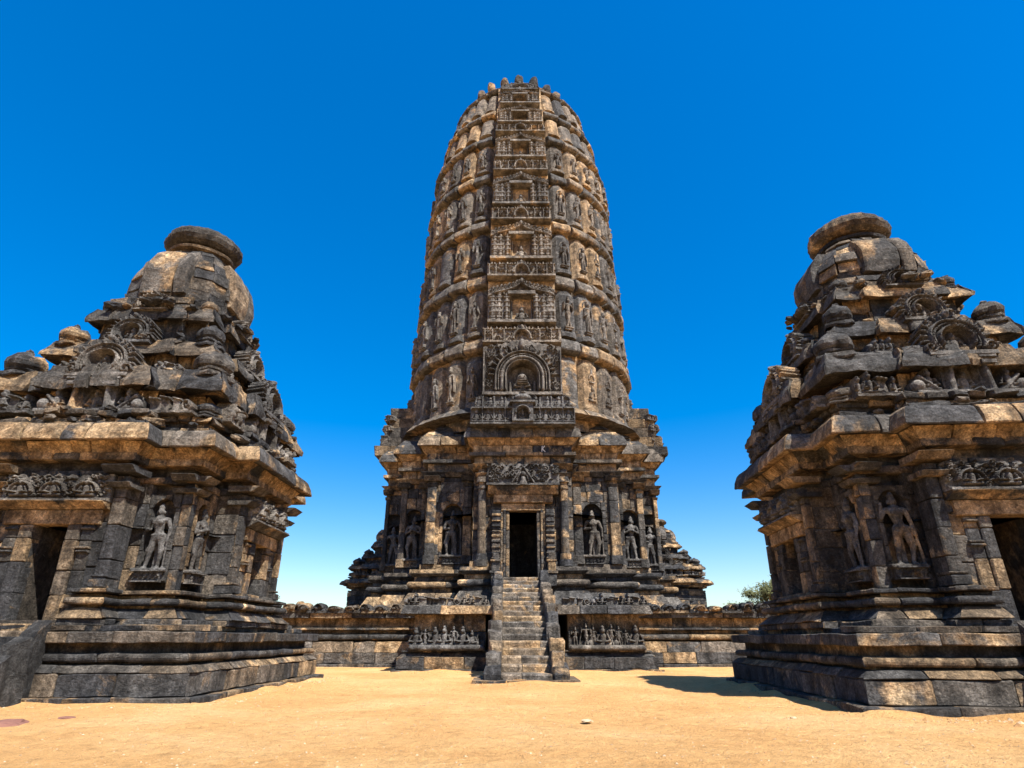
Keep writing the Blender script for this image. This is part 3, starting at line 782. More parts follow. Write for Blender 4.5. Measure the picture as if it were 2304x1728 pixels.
    rg('roof_stone', cross(2.4, 1.4, 2.85), W(5.1, 5.28, 0), warm=.6, **er)
    rg('roof_stone', cross(2.5, 1.4, 2.95), W(5.28, 5.4, .04), skip=.06, **er)
    rg('roof_stone', cross(2.15, 1.2, 2.45), W(5.38, 5.72, 0), warm=.3, **er)
    rg('roof_stone', cross(2.1, 1.2, 2.4), W(5.7, 6.02, 0), warm=.6, **er)
    rg('roof_slab', cross(2.42, 1.0, 2.62), lambda: p_kapota(Z(5.95), Z(6.5), .26 * s), lens=(.5, 1.1), amp=.07, jit=.06, bev=.04, seglen=.2)
    rg('roof_stone', cross(1.95, 1.0, 2.1), W(6.42, 6.62, .1), skip=.12, **er)
    rg('roof_stone', cross(1.7, 1.0, 1.9), W(6.6, 6.9, 0), warm=.5, **er)
    rg('roof_stone', cross(1.66, 1.0, 1.86), W(6.9, 7.2, .04), warm=.7, **er)
    rg('roof_slab', cross(1.82, .9, 1.97), lambda: p_kapota(Z(7.1), Z(7.52), .22 * s), lens=(.5, 1.1), amp=.06, jit=.05, bev=.04)
    rg('roof_stone', cross(1.42, .8, 1.55), W(7.48, 7.68, .08), skip=.12, **er)
    rg('roof_stone', cross(1.25, .8, 1.4), W(7.68, 8.0, 0), warm=.6, **er)
    rg('roof_stone', cross(1.25, .8, 1.4), W(8.0, 8.35, .04), warm=.7, **er)
    rg('roof_slab', cross(1.38, .75, 1.5), lambda: p_kapota(Z(8.26), Z(8.66), .2 * s), lens=(.45, .95), amp=.06, jit=.05, bev=.04)
    rg('roof_stone', cross(1.28, .7, 1.36), W(8.62, 8.84, .03), skip=.05, **er)
    rg('roof_stone', cross(1.18, .7, 1.28), W(8.84, 9.04, .12), **er)
    # dome: bulging squarish courses with a smooth plate on each side
    dr = [(9.0, 1.3), (9.3, 1.35), (9.62, 1.33), (9.92, 1.24), (10.2, 1.1), (10.45, .94), (10.64, .78)]
    for (z0, r0), (z1, r1) in zip(dr, dr[1:]):
        rg('dome_stone', supere(r0), (lambda z0=z0, z1=z1, r0=r0, r1=r1: p_slope(Z(z0), Z(z1), 0, (r1 - r0) * s, d=.5)), lens=(.35, .7), amp=.05, jit=.06, bev=.03)
    core(root, 'dome_core', [prism([(p[0] * s, p[1] * s) for p in supere(1.1)], Z(9.0), Z(10.2), cen, 1, .8), prism([(p[0] * s, p[1] * s) for p in supere(.85)], Z(10.1), Z(10.8), cen, 1, .8)])
    for k in range(4):                                  # curved plates
        a = -PI / 2 + k * PI / 2; n = Vector((math.cos(a), math.sin(a), 0)); d = Vector((-n.y, n.x, 0))
        pr = [(1.0 * s, Z(9.15)), (1.44 * s, Z(9.15)), (1.5 * s, Z(9.45)), (1.47 * s, Z(9.75)), (1.36 * s, Z(10.05)), (1.16 * s, Z(10.34)), (.9 * s, Z(10.3))]
        stone(S, 'dome_plate', Vector((cx, cy, 0)), d, n, -.6 * s, .25 * s, pr, amp=.05, mat=M_BIG, rnd=.1)
        stone(S, 'dome_plate', Vector((cx, cy, 0)), d, n, .25 * s, .6 * s, pr, amp=.05, mat=M_BIG, rnd=.3)
    S.finish()
    # amalaka disc on a neck
    def lathe(name, prof, seg=48, amp=.02, lobes=0, la=.0):
        V = []; F = []; K = len(prof)
        for i in range(seg):
            a = 2 * PI * i / seg
            for (r, z) in prof:
                rr = r * (1 + la * math.cos(a * lobes)) if lobes else r
                p = Vector((rr * s * math.cos(a), rr * s * math.sin(a), up_(z) * sv)); V.append(p + noise.noise_vector(p * 2 + Vector((seed, 0, 0))) * amp)
        for i in range(seg):
            for j in range(K - 1): F.append((i * K + j, ((i + 1) % seg) * K + j, ((i + 1) % seg) * K + j + 1, i * K + j + 1))
        F.append(tuple(i * K + K - 1 for i in range(seg))); F.append(tuple(reversed([i * K for i in range(seg)])))
        return link(name, mesh_np(name, V, F, M_CORE, .15, 0., False), root)
    lathe('disc_neck', [(.7, 10.55), (.72, 10.68), (.86, 10.72), (.88, 10.79), (.7, 10.83), (.68, 10.93)], amp=.03)
    lathe('crowning_disc', [(.45, 10.88), (.82, 10.9), (.96, 10.98), (1.02, 11.1), (1.0, 11.24), (.9, 11.36), (.68, 11.44), (.25, 11.48)], amp=.05, lobes=24, la=.012)
    # miniature corner domes
    def kuta(x, y, z, r, h):
        a = math.atan2(y, x)
        o = link('corner_dome', KUTA[int(abs(x * 7 + y * 3 + z)) % len(KUTA)], root, loc=(x * s, y * s, z * sv), rot=(0, 0, a + .3), scale=(r * s, r * s, h * sv)); return o
    for qx in (-1, 1):
        for qy in (-1, 1):
            kuta(qx * 2.16, qy * 2.16, 6.36, .46, .78); kuta(qx * 1.66, qy * 1.66, 7.42, .36, .66); kuta(qx * 1.25, qy * 1.25, 8.58, .24, .42)
            kuta(qx * 2.3, qy * 2.3, 5.38, .34, .42)
    # arched gables and shrine reliefs on the four faces, rubble between
    for k in range(4):
        if k == 2 and detail < 2: continue
        a = -PI / 2 + k * PI / 2; n = Vector((math.cos(a), math.sin(a), 0)); d = Vector((-n.y, n.x, 0)); C = Vector((cx, cy, 0))
        place('shrine_relief', SHRINE, root, C + n * 2.66 * s + UP * Z(5.4), n, 0, (1.0 * s, 1, 1.0 * sv))
        place('arched_gable', GABLE[0], root, C + n * 2.72 * s + UP * Z(6.2), n, .15, (.98 * s, 1.1, .95 * sv))
        place('arched_gable', GABLE[1], root, C + n * 2.08 * s + UP * Z(7.35), n, .1, (.78 * s, 1, .72 * sv))
        place('arched_gable', GABLE[0], root, C + n * 1.6 * s + UP * Z(8.5), n, .1, (.62 * s, 1, .5 * sv))
        for q in (-1, 1):
            place('beast_frieze', BEAST[(k + q) % 6], root, C + n * 2.6 * s + d * q * 1.75 * s + UP * Z(5.4), n, 0, (.8 * s, 1.2, 1. * sv))
            place('beast_frieze', BEAST[(k + 3 + q) % 6], root, C + n * 2.0 * s + d * q * 1.1 * s + UP * Z(6.62), n, 0, (.55 * s, 1, .7 * sv))
    rr = random.Random(seed + 5)
    if detail > 1:
        for k in range(260):
            side = rr.choice((0, 0, 1, 1, 3, 3)); a = -PI / 2 + side * PI / 2; n = Vector((math.cos(a), math.sin(a), 0)); d = Vector((-n.y, n.x, 0))
            tier = rr.choice(((5.12, 2.72, 2.3), (5.4, 2.5, 2.3), (6.45, 2.15, 1.9), (6.65, 1.95, 1.6), (7.5, 1.65, 1.3), (7.7, 1.5, 1.1), (8.64, 1.45, 1.1)))
            u = rr.uniform(-1, 1) * tier[2]; off = tier[1] + rr.uniform(-.15, .12)
            if abs(u) < .6: off += .35
            q = rr.uniform(.06, .15)
            p = C = n * off + d * u
            link('loose_stone', LUMPS[rr.randrange(6)], root, loc=(p.x * s, p.y * s, (tier[0] + q * .3) * sv), rot=(rr.uniform(-.3, .3), rr.uniform(-.3, .3), rr.uniform(0, 6)), scale=(q * s * 1.5, q * s, q * sv * 1.1))
    return S

def kuta_mesh(seed):
    prof = [(.95, 0), (1.0, .04), (.98, .12), (.7, .15), (.68, .22), (.82, .24), (.84, .29), (.66, .32), (.86, .4), (.92, .52), (.84, .66), (.62, .79), (.36, .86), (.2, .88), (.22, .95), (.1, 1.0)]
    V = []; F = []; K = len(prof); seg = 16
    for i in range(seg):
        a = 2 * PI * i / seg; c, s_ = math.cos(a), math.sin(a); k = (abs(c) ** 3.4 + abs(s_) ** 3.4) ** (-1 / 3.4) * .9
        for (r, z) in prof:
            p = Vector((r * k * c, r * k * s_, z)); V.append(p + noise.noise_vector(p * 2.2 + Vector((seed * 5, 0, 0))) * .1 + noise.noise_vector(p * 7) * .04)
    for i in range(seg):
        for j in range(K - 1): F.append((i * K + j, ((i + 1) % seg) * K + j, ((i + 1) % seg) * K + j + 1, i * K + j + 1))
    F.append(tuple(i * K + K - 1 for i in range(seg)))
    return mesh_np('corner_dome', V, F, M_STONE)
KUTA = [kuta_mesh(k) for k in range(3)]
REC_S = arch_recess(.66, 1.72, .24, 1.36, .22, .26)
REC_L = arch_recess(1.3, 2.9, .46, 2.4, .3, .42)

def temple_front(root, s, sv, seed, dh=.33, do=0.):
    """door frames, pilasters, statues, stairs of a side temple"""
    global rng
    rng = random.Random(seed + 50)
    cx, cy, cz = root.location; C = Vector((cx, cy, 0)); S = Stones(root)
    def Z(z): return cz + z * sv
    faces = [(Vector((0, -1, 0)), 1.25), (Vector((1, 0, 0)), 1.9), (Vector((-1, 0, 0)), 1.9)]
    C0 = C.copy()
    for n, sill in faces:
        d = Vector((-n.y, n.x, 0)); C = C0 + (d * do * s if n.y < -.5 else d * 0)
        for q in (-1, 1):                                        # door jambs
            z = sill
            while z < 2.95:
                h = min(rng.uniform(.35, .6), 3.02 - z)
                a, b = sorted((q * dh * s, q * .6 * s)); stone(S, 'door_jamb', C, d, n, a, b, p_wall(Z(z), Z(z + h), 3.03 * s, d=-2.6 * s), amp=.012)
                a, b = sorted((q * .6 * s, q * .84 * s)); stone(S, 'door_jamb', C, d, n, a, b, p_wall(Z(z), Z(z + h), 3.0 * s, d=-2.6 * s), amp=.012)
                z += h
            # pilasters at the bay corners
            z = 1.84
            while z < 3.75:
                h = min(rng.uniform(.45, .75), 3.8 - z)
                a, b = sorted((q * 1.08 * s, q * 1.33 * s)); stone(S, 'pilaster', C, d, n, a, b, p_wall(Z(z), Z(z + h), 3.05 * s, d=-2.6 * s), amp=.012); z += h
                if h < .05: break
            for (zc, hh, o, e) in ((3.72, .1, .2, .12), (3.84, .12, .04, .0), (4.0, .13, .34, .2)):
                a, b = sorted((q * (1.08 - e) * s, q * (1.33 + e) * s)); stone(S, 'capital', C, d, n, a, b, p_slope(Z(zc), Z(zc + hh), (3.05 + o * .6) * s, (3.05 + o) * s, d=-2.7 * s), amp=.015)
            for zc, hh, o in ((1.86, .16, .07), (2.04, .05, .04)):
                a, b = sorted((q * 1.04 * s, q * 1.37 * s)); stone(S, 'pilaster_base', C, d, n, a, b, p_wall(Z(zc), Z(zc + hh), (3.05 + o) * s, d=-2.7 * s), amp=.012)
            for (zc, hh) in ((2.92, .05), (2.5, .04), (2.56, .04)):
                a, b = sorted((q * .6 * s, q * .86 * s)); stone(S, 'jamb_band', C, d, n, a, b, p_roll(Z(zc), Z(zc + hh), 3.06 * s, d=-2.7 * s), amp=.008)
        stone(S, 'lintel', C, d, n, -.95 * s, .95 * s, p_wall(Z(3.02), Z(3.3), 3.06 * s, d=-2.5 * s), amp=.015, warm=.8)
        stone(S, 'lintel', C, d, n, -1.05 * s, 1.05 * s, p_slope(Z(3.3), Z(3.44), 3.1 * s, 3.3 * s, d=-2.6 * s), amp=.015, warm=.5)
        place('lintel_frieze', LINT[0 if seed < 150 else 1], root, C + n * 3.1 * s + UP * Z(3.44), n, 0, (.64 * s, .8, .56 * sv))
        # door sill
        stone(S, 'door_sill', C, d, n, -.9 * s, .9 * s, p_wall(Z(sill - .12), Z(sill), 3.12 * s, d=-1.6 * s), amp=.012)
    C = C0
    for (ex, ey) in ((2.47, -2.47), (-2.47, -2.47)):
        for n in (Vector((0, -1, 0)), Vector((1 if ex > 0 else -1, 0, 0))):
            d = Vector((-n.y, n.x, 0)); c = Vector((ex, ey, 0)).dot(d)
            sg = 1 if c > 0 else -1
            for (zc, hh, o) in ((3.74, .09, .14), (3.96, .13, .3)):
                a, b = sorted(((c - sg * .42) * s, (c + sg * .1) * s)); stone(S, 'capital', C, d, n, a, b, p_slope(Z(zc), Z(zc + hh), (2.5 + o * .6) * s, (2.5 + o) * s, d=-2.3 * s), amp=.012)
    # stairs
    n = FRONT; d = Vector((1, 0, 0))
    for k in range(6):
        z1 = 1.24 * (k + 1) / 6; o = 4.75 - k * .27
        cuts = [-.68, -.68 + rng.uniform(.4, .9), .68]
        for a, b in zip(cuts, cuts[1:]): stone(S, 'stair_step', C, d, n, a * s, b * s, p_wall(Z(z1 - .21), Z(z1), o * s, d=-3.1 * s), amp=.015)
    for q in (-1, 1):
        for k in range(4):
            o1 = 4.95 - k * .36; zt = .3 + k * .27
            a, b = sorted((q * .68 * s, q * 1.0 * s))
            stone(S, 'balustrade_stone', C, d, n, a, b, [((o1 - .36) * s, Z(-.1)), (o1 * s, Z(-.1)), ((o1 + .02) * s, Z(zt - .2)), ((o1 - .1) * s, Z(zt)), ((o1 - .38) * s, Z(zt + .18))], amp=.11, bev=.04, seglen=.1)
    S.finish()

LINT = [r_lintel(71, gable=False), r_lintel(73, gable=False)]

def put_statue(root, pos, n, h, k, pedestal=True, label=None, rec=True, s=1.):
    """niche > statue + carved pedestal; pos = world point on the wall at the niche foot"""
    if rec:
        nm = REC_S if h < 1.6 else REC_L
        o = place('niche', nm, root, pos, n, 0, (s, 1, s))
    else: o = root
    rz = math.atan2(n[1], n[0]) + PI / 2
    base = .22 if h < 1.6 else .34
    if rec:
        st = link('statue', STATUE[k], o, loc=(0, -.02, base / 1.), scale=(h / s * .96, h * .9, h / s))
        if label: st['label'] = label
        if pedestal: link('carved_pedestal', SCROLL, o, loc=(0, -.1, 0), scale=(.62 * h / 1.25, 1.2, base / .42))
    return o

LT = thing('small_temple', 'squat blackened stone temple with dome and round capstone standing left of the tall tower', 'temple', (-9.0, 14.8, 0), 'small square temples flanking the tower')
RT = thing('small_temple', 'small domed stone temple right of the tall tower, its left side in deep shade', 'temple', (8.62, 13.35, 0), 'small square temples flanking the tower')
# (edge of the wall plan, distance along it)
ST = [(2, .5), (18, .5), (3, .5), (16, .55)]
# edges: 2 = right front facet, 18 = left front facet, 3 = right side facet, 17 = left side facet
ST = [(2, .55), (18, .55), (3, .55), (17, .55)]
side_temple(LT, 1.0, 1.0, 101, statues=ST, do=.12, lift=.28)
temple_front(LT, 1.0, 1.0, 101, do=.12)
side_temple(RT, .955, .965, 202, statues=ST, dh=.38, do=-.2, lift=-.15)
temple_front(RT, .955, .965, 202, dh=.38, do=-.2)
def niches(root, s, sv, ks):
    C = root.location
    spots = [((1.9, -2.45), (0, -1)), ((-1.9, -2.45), (0, -1)), ((2.45, -1.9), (1, 0)), ((-2.45, -1.9), (-1, 0))]
    for (p, n), k in zip(spots, ks):
        put_statue(root, Vector((C.x + p[0] * s, C.y + p[1] * s, C.z + 2.0 * sv)), n, 1.3, k, s=s)
niches(LT, 1.0, 1.0, (0, 2, 1, 3))
niches(RT, .955, .965, (1, 2, 0, 3))

RT.rotation_euler.z = -.055; RT.location += Vector((.185, -.2, 0))      # stands slightly askew

# ------------------------------------------------------------------ the great platform
PX = .5
rng = random.Random(33)
PL = thing('temple_platform', 'long moulded stone platform with a row of rounded coping stones carrying the tower', 'platform', (PX, 25.3, 0))
S = Stones(PL)
PW = 17.5
plat = [(-PW, 25.3), (-4.15, 25.3), (-4.15, 22.0), (-1.12, 22.0), (-1.12, 25.3), (1.12, 25.3), (1.12, 22.0), (4.15, 22.0), (4.15, 25.3), (PW, 25.3), (PW, 52), (-PW, 52)]
rear = dict(edges=(0, 1, 7, 8, 9, 10, 11), cen=(PX, 0))
rear_e = dict(edges=(0, 8), cen=(PX, 0)); ped_e = dict(edges=(1, 2, 3, 5, 6, 7), cen=(PX, 0))
big = (1.2, 2.1)
ring(S, 'platform_stone', plat, lambda: p_wall(-.2, .1, .14), lens=big, amp=.03, **rear_e)
ring(S, 'platform_stone', plat, lambda: p_wall(.1, .49, 0), lens=big, mat=M_BIG, amp=.03, **rear_e)
ring(S, 'platform_stone', plat, lambda: p_slope(.49, .88, -.02, -.12), lens=big, mat=M_BIG, amp=.03, **rear_e)
ring(S, 'moulding_stone', plat, lambda: p_roll(.93, 1.13, -.06), lens=(1.6, 2.6), amp=.02, **rear_e)
ring(S, 'moulding_stone', plat, lambda: p_wall(1.13, 1.28, -.3), lens=big, warm=.7, **rear_e)
ring(S, 'moulding_stone', plat, lambda: p_wall(1.28, 1.37, -.08), lens=(1.2, 2.), amp=.02, **rear_e)
ring(S, 'platform_stone', plat, lambda: p_wall(1.37, 1.73, -.32), lens=(1.2, 2.), warm=.9, **rear_e)
ring(S, 'ledge_stone', plat, lambda: p_wall(1.72, 1.98, .02, d=.6), lens=(1.2, 1.9), mat=M_BIG, amp=.03, **rear_e)
# pedestals flanking the stairs
ring(S, 'platform_stone', plat, lambda: p_wall(-.2, .05, .3), lens=big, amp=.03, **ped_e)
ring(S, 'platform_stone', plat, lambda: p_wall(.05, .42, .16), lens=(.8, 1.3), mat=M_BIG, amp=.03, **ped_e)
ring(S, 'moulding_stone', plat, lambda: p_slope(.42, .56, .1, -.05), lens=(1., 1.8), amp=.02, **ped_e)
ring(S, 'moulding_stone', plat, lambda: p_wall(.56, .62, .02), lens=(1., 1.8), amp=.02, **ped_e)
ring(S, 'platform_stone', plat, lambda: p_wall(.62, 1.2, -.28), lens=(.8, 1.5), warm=.6, **ped_e)
ring(S, 'platform_stone', plat, lambda: p_wall(1.2, 1.76, -.3), lens=(.8, 1.5), warm=.9, **ped_e)
ring(S, 'ledge_stone', plat, lambda: p_slope(1.75, 2.03, .12, .04, d=.6), lens=(.8, 1.6), mat=M_BIG, amp=.03, **ped_e)
ring(S, 'platform_stone', plat, lambda: p_wall(-.2, 1.97, 0, d=.5), lens=(2, 4), amp=.02, edges=(4, 9, 10, 11), cen=(PX, 0))
# paving slabs on top
for i in range(-8, 8):
    stone(S, 'paving_slab', Vector((PX, 0, 0)), Vector((1, 0, 0)), FRONT, i * 1.07, i * 1.07 + 1.07, [(-26.6, 1.9), (-25.2, 1.9), (-25.2, 1.99), (-26.6, 2.02)], amp=.01)
S.finish()
core(PL, 'platform_fill', [prism([(-PW + .3, 25.75), (PW - .3, 25.75), (PW - .3, 51.6), (-PW + .3, 51.6)], -.3, 1.985, (PX, 0)), prism([(-3.8, 22.45), (-1.4, 22.45), (-1.4, 25.9), (-3.8, 25.9)], -.3, 1.98, (PX, 0)), prism([(1.4, 22.45), (3.8, 22.45), (3.8, 25.9), (1.4, 25.9)], -.3, 1.98, (PX, 0))])
COPE = []
for k in range(8):
    r = Relief(.62, .46, 28, 22, 80 + k)
    r.ell(r.r.uniform(-.04, .04), r.r.uniform(.08, .16), .27, r.r.uniform(.2, .28), .26); r.ell(r.r.uniform(-.2, .2), r.r.uniform(.1, .3), .12, .14, .3); r.rect(-.29, .29, 0, .1, .2); r.arc(0, .12, .17, .035, .12, base=.2); r.spiral(.05, .2, .08, .02, .1, base=.2)
    COPE.append(r.mesh('coping_stone', M_STONE, .22, .08))
rr = random.Random(9)
x = -PW + .4
while x < PW - .3:
    if abs(x) > 4.25:
        o = place('coping_stone', COPE[rr.randrange(8)], PL, (PX + x, 25.46 + rr.uniform(-.03, .03), 1.965), (rr.uniform(-.06, .06), -1, 0), rr.uniform(-.08, .1), (rr.uniform(.92, 1.08), 1.1, rr.uniform(.6, .98)))
    x += rr.uniform(.56, .64)
for q in (-1, 1):
    place('figure_frieze', r_procession(90 + q, 2.55), PL, (PX + q * 2.68, 22.12, .62), (0, -1, 0), 0, (1, 1, .98))
    for k in range(3): place('beast_frieze', BEAST[(k * 2 + q) % 6], PL, (PX + q * (1.75 + k * .98), 22.25, 2.0), (0, -1, 0), 0, (.85, 1.2, .8))
    for k in range(3): place('beast_frieze', BEAST[(k + 1) % 6], PL, (PX + q * 4.0, 22.9 + k * .95, 2.0), (q, 0, 0), 0, (.8, 1., .8))

# ------------------------------------------------------------------ the stairway
STW = thing('stairway', 'steep worn flight of stone steps climbing to the tower doorway', 'stairs', (PX, 16.5, 0))
rng = random.Random(44); S = Stones(STW)
C = Vector((PX - .13, 0, 0)); D = Vector((1, 0, 0))
NS = 18; Y0 = 16.55; RUN = .585; RISE = 3.36 / NS
stone(S, 'stair_step', C, D, FRONT, -1.35, -.5, [(-18, -.1), (-16.2, -.1), (-16.2, .05), (-18, .07)], amp=.02)
stone(S, 'stair_step', C, D, FRONT, -.5, .55, [(-18, -.1), (-16.25, -.1), (-16.25, .05), (-18, .07)], amp=.02)
stone(S, 'stair_step', C, D, FRONT, .55, 1.3, [(-18, -.1), (-16.3, -.1), (-16.3, .04), (-18, .06)], amp=.02)
for k in range(NS):
    z1 = RISE * (k + 1); y = Y0 + k * RUN
    nst = rng.choice((1, 2, 2, 3)); hw = .64 + .13 * k / NS; cuts = [-hw] + sorted(rng.uniform(-.45, .45) for _ in range(nst - 1)) + [hw]
    for a, b in zip(cuts, cuts[1:]):
        if b - a < .08: continue
        stone(S, 'stair_step', C, D, FRONT, a, b, [(-y - RUN * 1.6, z1 - RISE - .15), (-y - .01, z1 - RISE - .1), (-y, z1 - RISE + .02), (-y + .012, z1 - .05), (-y - .02, z1 - .004), (-y - RUN * 1.6, z1 + .004)], amp=.022, mat=M_STEP, seglen=.22, bev=.012, jit=.012)
for q in (-1, 1):
    y = 16.75; k = 0
    while y < 26.6:
        L = rng.uniform(.8, 1.25); zt = (y + L * .5 - Y0) / RUN * RISE + .4 + rng.uniform(-.05, .05)
        wi = .63 + .13 * (y - 16.7) / 10; a, b = sorted((q * (wi + rng.uniform(0, .03)), q * (wi + .36 + rng.uniform(-.03, .06))))
        stone(S, 'balustrade_stone', C, D, FRONT, a, b, [(-y - L, -.1), (-y, -.1), (-y + .05, zt * .45), (-y + .02, zt - .08), (-y - .08, zt + .03), (-y - L * .6, zt + .06), (-y - L, zt + .04)], amp=.08, bev=.05, mat=M_BIG, seglen=.11, jit=.06)
        y += L; k += 1
    a, b = sorted((q * .64, q * 1.06))
    stone(S, 'balustrade_stone', C, D, FRONT, a, b, [(-17.3, -.1), (-16.55, -.1), (-16.5, .15), (-16.62, .34), (-17.3, .42)], amp=.06, bev=.05, seglen=.15)
S.finish()
core(STW, 'stair_fill', [([Vector((PX + x, yy, zz)) for x in (-.66, .66) for (yy, zz) in ((17.1, -.2), (27.2, -.2), (27.2, 3.1), (17.1, -.05))],
     [(0, 1, 2, 3), (7, 6, 5, 4), (0, 4, 5, 1), (1, 5, 6, 2), (2, 6, 7, 3), (3, 7, 4, 0)])])

# ------------------------------------------------------------------ the great tower temple
MT = thing('tower_temple', 'tall curved stone temple tower with carved tiers and a dark doorway, centre of the view', 'temple', (PX, 34, 2.0))
rng = random.Random(55); S = Stones(MT)
CY = 34.
def mplan(o=0.):
    f = [(2.25, 6.5), (2.25, 5.2), (4.6, 5.2), (4.6, 3.7), (6.05, 3.7), (6.05, 2.2), (7.1, 2.2)]
    q = [(x, -y) for x, y in f] + [(x, y) for x, y in reversed(f)] + [(-x, y) for x, y in f] + [(-x, -y) for x, y in reversed(f)]
    return q
mp_ = mplan(); NE = len(mp_)
# edge list: last edge (27) is the central front one: from (-2.25,-6.5) to (2.25,-6.5)
EF = NE - 1
cenM = (PX, CY)
def rm(name, prof, **kw): kw.setdefault('amp', .025); ring(S, name, kw.pop('plan', mp_), prof, cen=cenM, **kw)
dho = [(EF, 2.25 - 1.0, 2.25 + 1.0, 0, 3.9)]
rm('base_stone', lambda: p_wall(1.95, 2.3, .85, d=.3), lens=(.9, 1.6), holes=dho)
rm('base_stone', lambda: p_slope(2.3, 2.85, .8, .5), lens=(.8, 1.5), mat=M_BIG, holes=dho)
rm('base_stone', lambda: p_wall(2.85, 3.05, .36), lens=(.9, 1.6), holes=dho, warm=.4)
rm('moulding_stone', lambda: p_roll(3.05, 3.32, .58), lens=(1., 1.8), holes=dho)
rm('moulding_stone', lambda: p_wall(3.32, 3.55, .3), lens=(.9, 1.6), holes=dho, warm=.4)
rm('moulding_stone', lambda: p_slope(3.55, 3.68, .4, .55), lens=(1., 1.8), holes=dho)
rm('moulding_stone', lambda: p_wall(3.68, 3.84, .5), lens=(1., 1.8), holes=dho)
rm('base_stone', lambda: p_wall(3.84, 4.1, .12), lens=(.7, 1.3), holes=dho + [(EF, 2.25 - .62, 2.25 + .62, 3, 6.3)])
door = [(EF, 2.25 - .62, 2.25 + .62, 3.0, 6.3)]
# niches: rel x 3.3 on the second step (edges 1 and NE-3), 5.4 and 6.8 further back
def edge_at(xm, y):
    for i in range(NE):
        a, b = mp_[i], mp_[(i + 1) % NE]
        if abs(a[1] - y) < .01 and abs(b[1] - y) < .01 and min(a[0], b[0]) <= xm <= max(a[0], b[0]): return i, abs(xm - a[0])
nspots = []
for q in (-1, 1):
    for (xm, y, h) in ((3.3, -5.2, 2.1), (5.35, -3.7, 2.1), (6.6, -2.2, 1.9)): nspots.append((q * xm, y, h))
nh = []
for (xm, y, h) in nspots:
    e, c = edge_at(xm, y); hw = .65 * (h / 2.1 if h < 2.1 else 1) - .02; hw = .63 if h > 2 else .5
    nh.append((e, c - hw, c + hw, 4.12, 7.0))
zz = 4.1; k = 0
hs_ = [.42, .5, .46, .55, .48, .44, .52, .5]
while zz < 8.15:
    h = hs_[k % 8]; k += 1; z1 = min(zz + h, 8.2)
    if z1 - zz < .1: break
    rm('wall_stone', (lambda a=zz, b=z1: p_wall(a, b)), lens=(.55, 1.05), holes=door + nh, mat=M_STONE, jit=.03); zz = z1
rm('cornice_stone', lambda: p_slope(8.2, 8.42, .1, .3), lens=(.9, 1.6))
rm('cornice_stone', lambda: p_wall(8.42, 8.85, .0), lens=(.8, 1.5), warm=.6)
rm('cornice_stone', lambda: p_wall(8.85, 9.02, .24), lens=(1., 1.8))
rm('cornice_stone', lambda: p_wall(9.02, 9.4, .06), lens=(.8, 1.5), warm=.9)
rm('cornice_stone', lambda: p_slope(9.4, 9.72, .1, .4), lens=(.6, 1.2), warm=.9)
rm('eave_slab', lambda: p_eave(9.66, 10.18, .5, lip=.14), lens=(.8, 1.4), mat=M_BIG, amp=.04, jit=.03)
# stepped roof up to the round tower
rm('roof_stone', lambda: p_slope(10.16, 10.5, .3, .05), lens=(.7, 1.3), amp=.05, jit=.05)
rm('roof_stone', lambda: p_wall(10.5, 10.72, -.1), plan=[(x * .97, y * .97) for x, y in mp_], lens=(.7, 1.3), amp=.05, jit=.05)
rm('roof_stone', lambda: p_slope(10.72, 11.15, .1, -.35), plan=[(x * .93, y * .93) for x, y in mp_], lens=(.7, 1.3), amp=.06, jit=.05)
c16 = lambda r, n=32: [(r * math.cos(2 * PI * (i + .5) / n), r * math.sin(2 * PI * (i + .5) / n)) for i in range(n)]
rm('roof_stone', lambda: p_slope(11.1, 11.5, .55, .2), plan=c16(6.35), lens=(1.1, 1.3), amp=.05, jit=.04)
# inner masonry with the door passage
bp_ = shrink(mp_, .3)
ef = len(bp_) - 1
nb = notched(bp_, ef, 1.95, .62, 3.2)
core(MT, 'inner_masonry', [prism(shrink(mp_, .1), 1.9, 3.36, cenM), prism(nb, 3.36, 6.3, cenM), prism(bp_, 6.3, 9.8, cenM), prism([(x * .93, y * .93) for x, y in mp_], 9.8, 10.4, cenM), prism(shrink([(x * .9, y * .9) for x, y in mp_], .2), 10.4, 10.95, cenM)])
# gable blocks on the four faces
for k in range(4):
    a = -PI / 2 + k * PI / 2; n = Vector((math.cos(a), math.sin(a), 0)); d = Vector((-n.y, n.x, 0)); CC = Vector((PX, CY, 0))
    rows = [(10.18, 10.7, 7.15, 2.45), (10.7, 11.2, 7.05, 2.4), (11.2, 11.7, 6.95, 2.3)] if k == 0 else [(10.15, 10.65, 7.9, 2.3), (10.65, 11.2, 7.75, 2.2), (11.2, 11.8, 7.5, 2.1), (11.8, 12.35, 7.4, 2.0), (12.35, 13.0, 7.3, 1.9)]
    for (z0, z1, o, hw) in rows:
        cuts = [-hw, -hw * .45 + rng.uniform(-.2, .2), hw * .4 + rng.uniform(-.2, .2), hw]
        for aa, bb in zip(cuts, cuts[1:]): stone(S, 'gable_stone', CC, d, n, aa, bb, p_wall(z0, z1, o + rng.uniform(-.08, .1), d=-5.6), amp=.09, jit=.06, bev=.05, mat=M_STONE if k == 0 else M_CORE)
